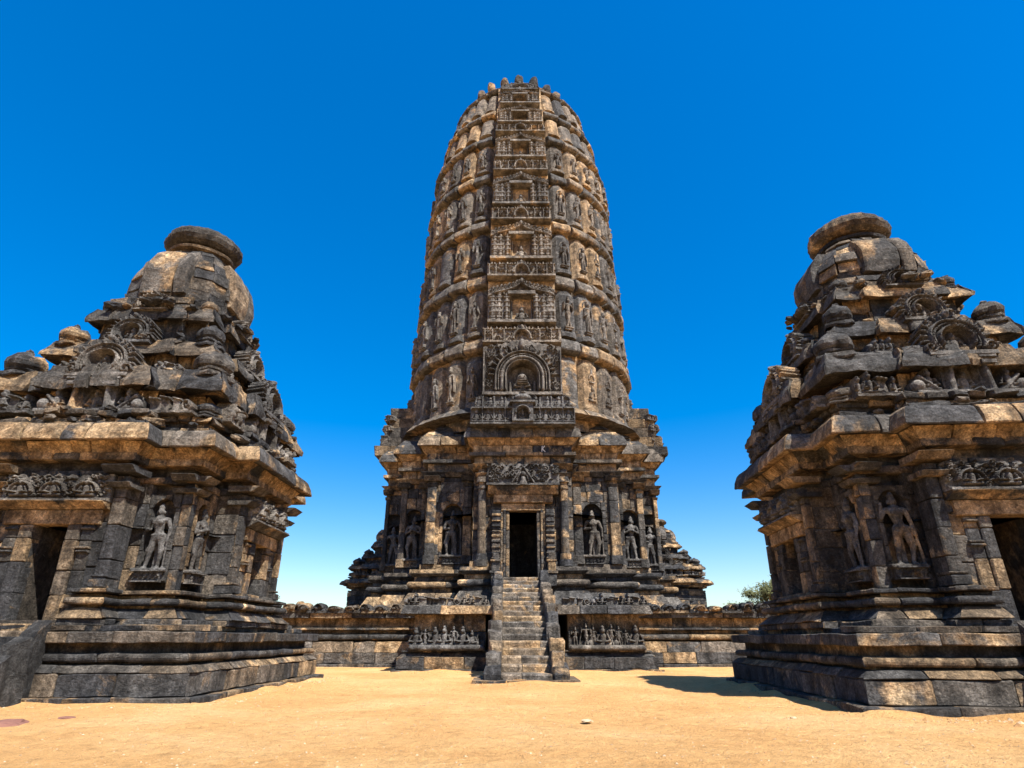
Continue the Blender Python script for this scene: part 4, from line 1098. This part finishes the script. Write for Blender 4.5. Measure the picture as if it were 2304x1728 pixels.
# round tower: ribs and cap rings
RP = [(11.0, 6.42), (12.18, 6.43), (14.17, 6.49), (17.19, 6.45), (20.45, 6.23), (23.95, 6.08), (27.69, 5.95), (29.71, 5.7), (31.87, 5.3), (34.15, 4.76), (35.3, 4.3), (36.0, 3.7), (36.4, 3.1), (36.7, 2.0), (36.8, .6)]
def TR(z):
    for (a, ra), (b, rb) in zip(RP, RP[1:]):
        if z <= b: return ra + (rb - ra) * (z - a) / (b - a)
    return .6
def slope(z): return (TR(z - .3) - TR(z + .3)) / .6
TI = [(11.5, 14.6, 15.4), (15.4, 18.55, 19.4), (19.4, 22.4, 23.1), (23.1, 26.0, 26.7), (26.7, 29.2, 29.85), (29.85, 31.75, 32.35), (32.35, 34.7, 35.2)]
def rib_mesh(seed):
    rs = random.Random(seed); V = []; F = []; nu = 9; nz_ = 15
    cut = .80 + rs.uniform(-.02, .03)
    for j in range(nz_ + 1):
        t = j / nz_; zc = t * .96
        narrow = 1.
        if t > cut: narrow = math.sqrt(max(.02, 1 - ((t - cut) / (1.02 - cut)) ** 2 * .85))
        dep = 1.0
        if t < .13: dep = 1.28
        elif t < .17: dep = .95
        if t > .93: dep = .6
        for i in range(nu):
            u = -1 + 2 * i / (nu - 1); x = .5 * u * narrow
            y = -dep * (.35 + .65 * math.sqrt(max(0, 1 - u * u * .97))) * (1 if abs(u) < .99 else .0)
            p = Vector((x, y, zc)); V.append(p + noise.noise_vector(p * 4 + Vector((seed * 3, 0, 0))) * .025)
    for j in range(nz_):
        for i in range(nu - 1): F.append((j * nu + i, j * nu + i + 1, (j + 1) * nu + i + 1, (j + 1) * nu + i))
    b0 = len(V); V += [Vector((-.5, .6, 0)), Vector((.5, .6, 0)), Vector((.4, .6, .96)), Vector((-.4, .6, .96))]
    F.append(tuple([nz_ * nu + i for i in range(nu)] + [b0 + 2, b0 + 3])); F.append(tuple([i for i in reversed(range(nu))] + [b0, b0 + 1]))
    F.append(tuple([j * nu + nu - 1 for j in reversed(range(nz_ + 1))][::-1] + [b0 + 2, b0 + 1])[::-1] if False else tuple([j * nu + nu - 1 for j in range(nz_ + 1)][::-1] + [b0 + 1, b0 + 2][::1])[::-1])
    F.append(tuple([j * nu for j in range(nz_ + 1)] + [b0 + 3, b0])[::-1])
    bm = bmesh.new(); vs_ = [bm.verts.new(v) for v in V]
    for f in F: bm.faces.new([vs_[i] for i in f])
    bmesh.ops.recalc_face_normals(bm, faces=bm.faces[:])
    me = bpy.data.meshes.new('tower_rib'); bm.to_mesh(me); bm.free(); me.materials.append(M_TOWER)
    return me
RIBS = [rib_mesh(k) for k in range(6)]
rr = random.Random(4)
for ti, (z0, z1, z2) in enumerate(TI):
    for k in range(32):
        ph = 2 * PI * k / 32                     # 0 = front
        kk = min(k, 32 - k)
        if kk < 2 and ti < 6: continue
        if kk < 2 and ti == 6 and kk == 0: continue
        n = Vector((math.sin(ph), -math.cos(ph), 0)); r0 = TR(z0) - .4; r1 = TR(z1) - .4
        h = math.hypot(z1 - z0, r0 - r1); tilt = math.atan2(r0 - r1, z1 - z0)
        wd = 2 * PI * (TR((z0 + z1) / 2)) / 32
        hm = h * rr.uniform(.94, 1.0)
        rib = place('tower_rib', RIBS[rr.randrange(6)], MT, Vector((PX, CY, 0)) + n * r0 + UP * z0, n, tilt, (wd * .9 * rr.uniform(.94, 1.03), .36 * rr.uniform(.85, 1.15), hm), rr.uniform(-.012, .012))
        if kk <= 9 and ti < 5 and rr.random() > .07:
            fh = .72 if ti < 4 else .6
            f = link('carved_figure', RIBFIG[rr.randrange(10)], rib, loc=(rr.uniform(-.03, .03), -.86, .13), scale=(1 / (wd * .9) * .88 * (h / 3.1), 1 / .36, fh / 1.62 * rr.uniform(.92, 1.04)))
    # cap ring
    rc = TR((z1 + z2) / 2); hh = z2 - z1
    poly = [((TR(z1)) * math.sin(2 * PI * (i + .5) / 32 - 2 * PI / 32 * 0) * 1, -(TR(z1)) * math.cos(2 * PI * (i + .5) / 32)) for i in range(32)]
    dr_ = TR(z2) - TR(z1)
    skipE = (30, 31, 0) if ti < 6 else (31,)
    def pr(dr_=dr_, z1=z1, z2=z2, hh=hh): return [(-.8, z1 - .05), (-.05, z1 - .05), (.08, z1 + .02), (.11, z1 + .09), (.08 + dr_ * .4, z1 + hh * .5), (-.04 + dr_ * .7, z1 + hh * .8), (-.3 + dr_, z2), (-.8, z2)]
    for e in range(32):
        if e in skipE: continue
        A = Vector((PX + poly[e][0], CY + poly[e][1], 0)); B = Vector((PX + poly[(e + 1) % 32][0], CY + poly[(e + 1) % 32][1], 0)); dd = B - A; L = dd.length; dd.normalize(); nn = Vector((dd.y, -dd.x, 0))
        q = rng.uniform(.01, .07) * L; q2 = rng.uniform(.01, .07) * L
        stone(S, 'cap_stone', A, dd, nn, q, L - q2, pr(), amp=.028, mat=M_TOWER, jit=.06, bev=.05, seglen=.3)
# core of the tower
Vc = []; Fc = []; seg = 48; zs = [10.4] + [11 + .7 * i for i in range(38)] + [37.6]
zs = [z for z in zs if z < 35.3]
for z in zs:
    for i in range(seg): a = 2 * PI * i / seg; r = TR(z) - .42; Vc.append(Vector((PX + r * math.cos(a), CY + r * math.sin(a), z)) - MT.location)
for j in range(len(zs) - 1):
    for i in range(seg): Fc.append((j * seg + i, j * seg + (i + 1) % seg, (j + 1) * seg + (i + 1) % seg, (j + 1) * seg + i))
link('tower_core', mesh_np('tower_core', Vc, Fc, M_TOWER, .35, .3), MT)
# domed top in stone courses
dz = [35.15, 35.5, 35.8, 36.1, 36.35, 36.55, 36.7, 36.8]
for a, b in zip(dz, dz[1:]):
    ring(S, 'dome_stone', c16(TR(a), 24), (lambda a=a, b=b: p_slope(a, b, .02, TR(b) - TR(a), d=.8)), cen=cenM, lens=(.8, 1.4), amp=.05, mat=M_TOWER, jit=.05)
S.finish()
CREST = [lump_mesh('crest_stone', 50 + k, M_CORE, 1.0, .22, 3, .1) for k in range(3)]
# crest of upright stones
for k in range(20):
    ph = 2 * PI * (k + .0) / 20; n = Vector((math.sin(ph), -math.cos(ph), 0)); rc = 3.2
    lm = link('crest_stone', CREST[k % 3], MT, loc=Vector((PX, CY, 36.6)) + n * rc - MT.location, scale=(.33 * rr.uniform(.85, 1.1), .33, .66 * rr.uniform(.75, 1.15)))
    lm.rotation_euler = (n.y * -.3, n.x * .3, 0)
# spine of carved panels
def panel(name, me, z, W0, W, H0, H, out, label=None):
    r = TR(z); tl = math.atan2(TR(z) - TR(z + H), H)
    o = place(name, me, MT, (PX, CY - r - out, z), (0, -1, 0), tl, (W / W0, 1, H / H0))
    if label: o['label'] = label
    return o
o = link('carved_court', r_court(), MT, loc=Vector((PX, CY - 7.2, 10.17)) - MT.location)
panel('great_arch_relief', r_bigarch(), 11.68, 4, 3.85, 3, 3.0, .62, 'great horseshoe arch carving with a crouching beast in it')
rows = [(14.62, 3.95, 1.05, 0), (18.58, 3.6, 1.1, 1), (22.42, 3.35, 1.05, 2), (26.02, 3.15, .95, 0), (29.2, 3.0, .85, 1)]
nrows = [(15.75, 3.5, 2.85, 0), (19.72, 3.35, 2.75, 1), (23.5, 3.2, 2.55, 2), (27.0, 3.0, 2.25, 0), (30.05, 2.75, 1.9, 1)]
for z, W, H, k in rows: panel('carved_band', BAND[k], z, 3.8, W, 1.0, H, .4)
for z, W, H, k in nrows: panel('carved_niche', NICHE[k], z, 3.4, W, 2.7, H, .22)
panel('carved_niche', NICHE[2], 32.1, 3.4, 2.5, 2.7, 1.9, .15)
panel('arched_gable', GABLE[0], 34.0, 1.5, 2.6, 1.2, 1.7, .2)
# backing blocks behind the spine
Vb = []
parts = []
for (z0, z1) in [(11.2, 14.7), (14.6, 18.6), (18.5, 22.5), (22.4, 26.1), (26.0, 29.3), (29.2, 32.2), (32.1, 34.6)]:
    r0, r1 = TR(z0), TR(z1); hw = 1.85 - (z0 - 11) * .022
    q = [Vector((PX + x, CY - r0 * yy, z0)) for x, yy in ((-hw, .85), (-hw, .995), (hw, .995), (hw, .85))] + [Vector((PX + x, CY - r1 * yy, z1)) for x, yy in ((-hw, .85), (-hw, .995), (hw, .995), (hw, .85))]
    parts.append((q, [(0, 1, 2, 3), (7, 6, 5, 4), (0, 4, 5, 1), (1, 5, 6, 2), (2, 6, 7, 3), (3, 7, 4, 0)]))
core(MT, 'spine_backing', parts, M_TOWER)
for q in (-1, 1):
    for z in (10.6, 11.1, 11.7, 12.3):
        place('beast_frieze', BEAST[int(z * 3) % 6], MT, (PX + q * (7.75 - (z - 10.6) * .12), CY - .4, z), (q, 0, 0), 0, (2.6, .8, .9)); place('beast_frieze', BEAST[int(z * 5) % 6], MT, (PX + q * (7.5 - (z - 10.6) * .12), CY - 2.0, z - .1), (q * .5, -1, 0), 0, (.5, .9, .9))
# statues
ks = [3, 1, 2, 0, 1, 3]
labs = {(3.3, -5.2): 'standing statue in the arched niche right of the doorway', (-3.3, -5.2): 'standing statue in the half-shaded niche left of the doorway'}
for (xm, y, h), k in zip(nspots, ks):
    s_ = 1. if h > 2 else .8
    put_statue(MT, Vector((PX + xm, CY + y, 4.12)), (0, -1, 0), h, k, label=labs.get((xm, y)), s=s_)
# door surround
rng = random.Random(66); S = Stones(MT); CC = Vector((PX, CY, 0))
n = FRONT; d = D
for q in (-1, 1):
    for (x0, x1, o) in ((.62, .76, 6.62), (.78, .88, 6.7), (.90, 1.0, 6.66), (1.02, 1.38, 6.78)):
        z = 3.38
        while z < 6.25:
            h = min(rng.uniform(.5, .9), 6.35 - z); a, b = sorted((q * x0, q * x1))
            stone(S, 'door_jamb', CC, d, n, a, b, p_wall(z, z + h, o, d=-6.2), amp=.012, bev=.01); z += h
    for z in np.arange(3.5, 6.2, .23):
        a, b = sorted((q * 1.0, q * 1.4)); stone(S, 'jamb_band', CC, d, n, a, b, p_roll(z, z + (.05 if int(z * 10) % 3 else .12), 6.84, d=-6.5, k=3), amp=.006, bev=.005)
    # round column, base and capital
    for i, (z0, z1, r) in enumerate([(3.86, 4.15, .3), (4.15, 4.4, .24), (4.4, 5.1, .18), (5.1, 5.9, .185), (5.9, 6.7, .18), (6.7, 7.25, .185), (7.25, 7.4, .23), (7.4, 7.55, .17), (7.55, 7.8, .27), (7.85, 8.15, .2)]):
        V, F = prism([(r * math.cos(2 * PI * j / 14), r * math.sin(2 * PI * j / 14)) for j in range(14)], z0 + .005, z1 - .005, (PX + q * 1.85, CY - 6.72))
        V = [v + noise.noise_vector(v * 3) * .01 for v in V]
        S.add('column_drum', V, F, M_STONE, n)
    a, b = sorted((q * 1.5, q * 2.2)); stone(S, 'capital', CC, d, n, a, b, p_slope(7.8, 7.98, 6.85, 7.0, d=-6.3), amp=.02)
    a, b = sorted((q * 1.4, q * 2.3)); stone(S, 'capital', CC, d, n, a, b, p_slope(8.15, 8.4, 6.8, 7.1, d=-6.3), amp=.02)
    # pilasters on the stepped walls
    for (xc, y, hw) in ((2.6, 5.2, .2), (4.33, 5.2, .22), (4.85, 3.7, .16), (5.9, 3.7, .15), (7.02, 2.2, .1)):
        z = 4.1
        while z < 7.6:
            h = min(rng.uniform(.7, 1.1), 7.7 - z); a, b = sorted((q * (xc - hw), q * (xc + hw)))
            if h < .06: break
            stone(S, 'pilaster', CC, d, n, a, b, p_wall(z, z + h, y + .16, d=-(y - .2)), amp=.015); z += h
        for (z0, z1, o, e) in ((7.7, 7.84, .2, .05), (7.84, 7.98, .12, 0), (7.98, 8.2, .42, .16)):
            a, b = sorted((q * (xc - hw - e), q * (xc + hw + e))); stone(S, 'capital', CC, d, n, a, b, p_slope(z0, z1, y + o * .6, y + o, d=-(y - .2)), amp=.015)
        a, b = sorted((q * (xc - hw - .05), q * (xc + hw + .05))); stone(S, 'pilaster_base', CC, d, n, a, b, p_wall(4.1, 4.5, y + .24, d=-(y - .2)), amp=.02)
stone(S, 'lintel', CC, d, n, -1.0, 1.0, p_wall(6.3, 6.62, 6.68, d=-6.1), amp=.015, warm=.8)
stone(S, 'lintel', CC, d, n, -1.35, 1.35, p_wall(6.64, 7.0, 6.82, d=-6.1), amp=.015, warm=.6)
stone(S, 'lintel', CC, d, n, -1.6, 1.6, p_slope(7.0, 7.36, 6.88, 7.12, d=-6.1), amp=.015, warm=.6)
stone(S, 'door_sill', CC, d, n, -1.0, 1.0, p_wall(3.2, 3.38, 6.95, d=-5.0), amp=.012)
# newel turrets by the upper stairs
for q in (-1, 1):
    for z0, z1, hw, o in ((3.0, 3.5, .2, 7.5), (3.5, 3.62, .25, 7.55), (3.62, 4.0, .17, 7.45), (4.0, 4.1, .22, 7.5), (4.1, 4.35, .13, 7.4)):
        a, b = sorted((q * (1.2 - hw), q * (1.2 + hw))); stone(S, 'newel_stone', CC, d, n, a, b, p_wall(z0, z1, o, d=-(o - .45)), amp=.03)
S.finish()
place('lintel_frieze', r_lintel(72, 3.3, 1.05), MT, (PX, CY - 7.0, 7.36), (0, -1, 0), 0, (1, 1, 1))

# ------------------------------------------------------------------ small shrines behind
for (x, y, s, sv, sd, lb) in ((-8.3, 45, 1.0, .68, 301, 'small stepped shrine half hidden behind the left side of the tower temple'), (10.3, 45, 1.0, .68, 302, 'small stepped shrine half hidden behind the right side of the tower temple')):
    t = thing('rear_shrine', lb, 'shrine', (x, y, 2.0 - 1.15 * sv), 'small shrines behind the tower')
    side_temple(t, s, sv, sd, detail=1, stairs=False, base=1.3)

# ------------------------------------------------------------------ trees beyond the platform
def tree(x, y, h, cr, n, label, seed, cat='tree', name='leafy_tree'):
    r = random.Random(seed); t = thing(name, label, cat, (x, y, 0), 'trees beyond the platform')
    bm = bmesh.new()
    def limb(p, q, a, b):
        p = Vector(p); q = Vector(q); dd = q - p
        bmesh.ops.create_cone(bm, cap_ends=True, segments=7, radius1=a, radius2=b, depth=dd.length, matrix=Matrix.Translation((p + q) / 2) @ dd.to_track_quat('Z', 'Y').to_matrix().to_4x4())
    fork = h * .45; limb((0, 0, -.2), (.1, 0, fork), .22, .15); tips = []
    for k in range(9):
        a = r.uniform(0, 2 * PI); e = r.uniform(.35, .95) * cr; q = (e * math.cos(a), e * math.sin(a), r.uniform(.6, .96) * h); limb((.1, 0, fork * r.uniform(.8, 1)), q, .09, .02); tips.append(Vector(q))
        for j in range(2):
            q2 = Vector(q) + Vector((r.uniform(-1, 1), r.uniform(-1, 1), r.uniform(-.2, .8))) * cr * .3; limb(q, q2, .03, .01); tips.append(q2)
    me = bpy.data.meshes.new('trunk'); bm.to_mesh(me); bm.free(); me.materials.append(M_BARK); link('trunk', me, t)
    V = []; F = []
    for i in range(n):
        c = r.choice(tips); p = c + Vector((r.gauss(0, 1), r.gauss(0, 1), r.gauss(0, .7))) * cr * .17
        u = Vector((r.gauss(0, 1), r.gauss(0, 1), r.gauss(0, 1))).normalized(); v = u.orthogonal().normalized(); q = r.uniform(.09, .2)
        k = len(V); V += [p + u * q, p + v * q * .5, p - u * q, p - v * q * .5]; F.append((k, k + 1, k + 2, k + 3))
    o = link('crown', mesh_np('crown', V, F, M_LEAF), t)
    return t
tree(30.6, 78, 6.6, 2.6, 5200, 'rounded pale green tree beyond the platform, nearest the tower side', 1)
tree(32.9, 77, 7.9, 2.4, 4600, 'taller green tree beside the right temple, partly hidden by its wall', 2)
tree(27.2, 80, 4.9, 1.5, 900, 'low wispy shrub tree showing just over the coping stones', 3)
tree(-25.2, 66, 5.2, 1.2, 420, 'thin dry tree barely showing beside the left temple', 4)

# ------------------------------------------------------------------ loose stones on the sand
rr = random.Random(12)
def ground_at(u, v):
    x = (u - 1152) / 1360; y = (864 - v) / 1360; yd = math.cos(TH) - y * math.sin(TH); zd = math.sin(TH) + y * math.cos(TH); t = -1 / zd; return x * t, yd * t
GR = [lump_mesh('ground_stone', 20 + k, M_PALE, .5, .35, 2, .4) for k in range(3)]
RD = [lump_mesh('red_slab', 30 + k, M_RED, .26, .35, 2, .3) for k in range(2)]
items = [
    (1255, 1528, .16, 0, 'pale orange loose block lying at the right foot of the stairway', 'loose_block', 'stone'),
    (15, 1625, .24, 1, 'flat red stone lying in the sand below the left temple, at the picture edge', 'red_slab', 'stone'),
    (150, 1612, .12, 1, 'thin red stone sliver half buried in sand before the left temple', 'red_slab', 'stone'),
    (1785, 1614, .035, 0, 'small pale pebble on the sand before the right temple shadow', 'pebble_stone', 'pebble'),
    (955, 1584, .03, 1, 'small reddish chip on the sand left of the stairs', 'pebble_stone', 'pebble'),
    (1320, 1620, .07, 0, 'flat pale stone bedded in the middle of the sand', 'flat_stone', 'stone'),
    (1915, 1591, .08, 0, 'small pale stone against the corner of the right temple base', 'corner_stone', 'stone'),
    (1935, 1596, .06, 0, 'second small pale stone at the corner of the right temple base', 'corner_stone', 'stone'),
]
for i, (u, v, q, kd, lb, nm, ct) in enumerate(items):
    x, y = ground_at(u, v)
    me = (RD if kd else GR)[i % (2 if kd else 3)]
    o = link(nm, me, None, loc=(x, y, -.03 if kd else -.01), rot=(0, 0, rr.uniform(0, 3)), scale=(q * 1.4, q, q * (.5 if 'flat' in nm else 1)))
    o['label'] = lb; o['category'] = ct
# gravel: uncountable small stones
V = []; F = []
for i in range(9500):
    y = 2.2 + 18 * rr.random() ** 1.8; x = rr.uniform(-1, 1) * (y * 1.0 + 1)
    if (x < -5 and y > 10.6) or (x > 4.8 and y > 9.4): continue
    q = rr.uniform(.004, .015) * (1 + .6 * (rr.random() < .06)); k = len(V)
    z = noise.noise((x * .35, y * .35, 3)) * .045 - .02 + noise.noise((x * 1.6, y * 1.6, 8)) * .016
    a = rr.uniform(0, 6); c, s_ = math.cos(a), math.sin(a)
    for (px, py, pz) in ((1.3, 0, 0), (0, 1, 0), (-1.3, 0, 0), (0, -1, 0), (.1, .1, .7)): V.append((x + (px * c - py * s_) * q, y + (px * s_ + py * c) * q, z + pz * q))
    F += [(k, k + 1, k + 4), (k + 1, k + 2, k + 4), (k + 2, k + 3, k + 4), (k + 3, k, k + 4)]
for i in range(1500):          # spalls gathered along the plinth feet and stair foot
    e = rr.randrange(5); u_ = rr.random(); off = abs(rr.gauss(0, .22)) + .03
    if e == 0: x, y = -12.5 + 7.3 * u_, 11.02 - off
    elif e == 1: x, y = -5.2 + off, 11 + 7.6 * u_
    elif e == 2: x, y = 5.3 + 5 * u_, 9.45 - .28 * u_ - off
    elif e == 3: x, y = -4.6 + 9.7 * u_, (21.6 if abs(-4.6 + 9.7 * u_ - .4) > 1.3 else 16.1) - off
    else: x, y = 5.1 + .38 * u_ - off, 9.6 + 6.9 * u_
    q = rr.uniform(.008, .03) * (1.8 if rr.random() < .08 else 1); k = len(V)
    z = noise.noise((x * .35, y * .35, 3)) * .045 - .02 + noise.noise((x * 1.6, y * 1.6, 8)) * .016
    a = rr.uniform(0, 6); c, s_ = math.cos(a), math.sin(a)
    for (px, py, pz) in ((1.3, 0, 0), (0, 1, 0), (-1.3, 0, 0), (0, -1, 0), (.1, .1, .8)): V.append((x + (px * c - py * s_) * q, y + (px * s_ + py * c) * q, z + pz * q))
    F += [(k, k + 1, k + 4), (k + 1, k + 2, k + 4), (k + 2, k + 3, k + 4), (k + 3, k, k + 4)]
M_GRIT = plain_mat('grit', (.30, .19, .10), (.50, .34, .18), 30)
me = mesh_np('gravel', V, F, M_GRIT); me.materials.append(M_DRY); me.materials.append(M_PALE)
me.polygons.foreach_set('material_index', [1 if (i // 4) % 3 == 0 else (2 if (i // 4) % 5 == 0 else 0) for i in range(len(me.polygons))])
o = link('gravel', me); o['kind'] = 'stuff'; o['label'] = 'small pale stones and dry bits strewn over the sand'

# chalked letter on the cornice over the doorway
bm = bmesh.new()
for (x0, z0, x1, z1) in ((0, 0, .02, .28), (.02, .12, .14, .29), (.03, .13, .16, 0)):
    p = Vector((x0, 0, z0)); q = Vector((x1, 0, z1)); dd = (q - p).normalized(); sd = Vector((-dd.z, 0, dd.x)) * .017
    f = [bm.verts.new(v) for v in (p + sd, p - sd, q - sd, q + sd)]; b_ = [bm.verts.new(v.co + Vector((0, .03, 0))) for v in f]
    bm.faces.new(f[::-1]); bm.faces.new(b_)
    for i in range(4): bm.faces.new((f[i], f[(i + 1) % 4], b_[(i + 1) % 4], b_[i]))
bmesh.ops.recalc_face_normals(bm, faces=bm.faces[:])
me = bpy.data.meshes.new('chalk_letter'); bm.to_mesh(me); bm.free()
M_CHALK = plain_mat('chalk', (.6, .58, .54), (.75, .73, .68), 20)
me.materials.append(M_CHALK)
o = link('chalk_letter', me, MT, loc=Vector((PX + .9, CY - 6.64, 9.06)) - MT.location); o['label'] = 'white chalked letter K on the dark stone under the eave'
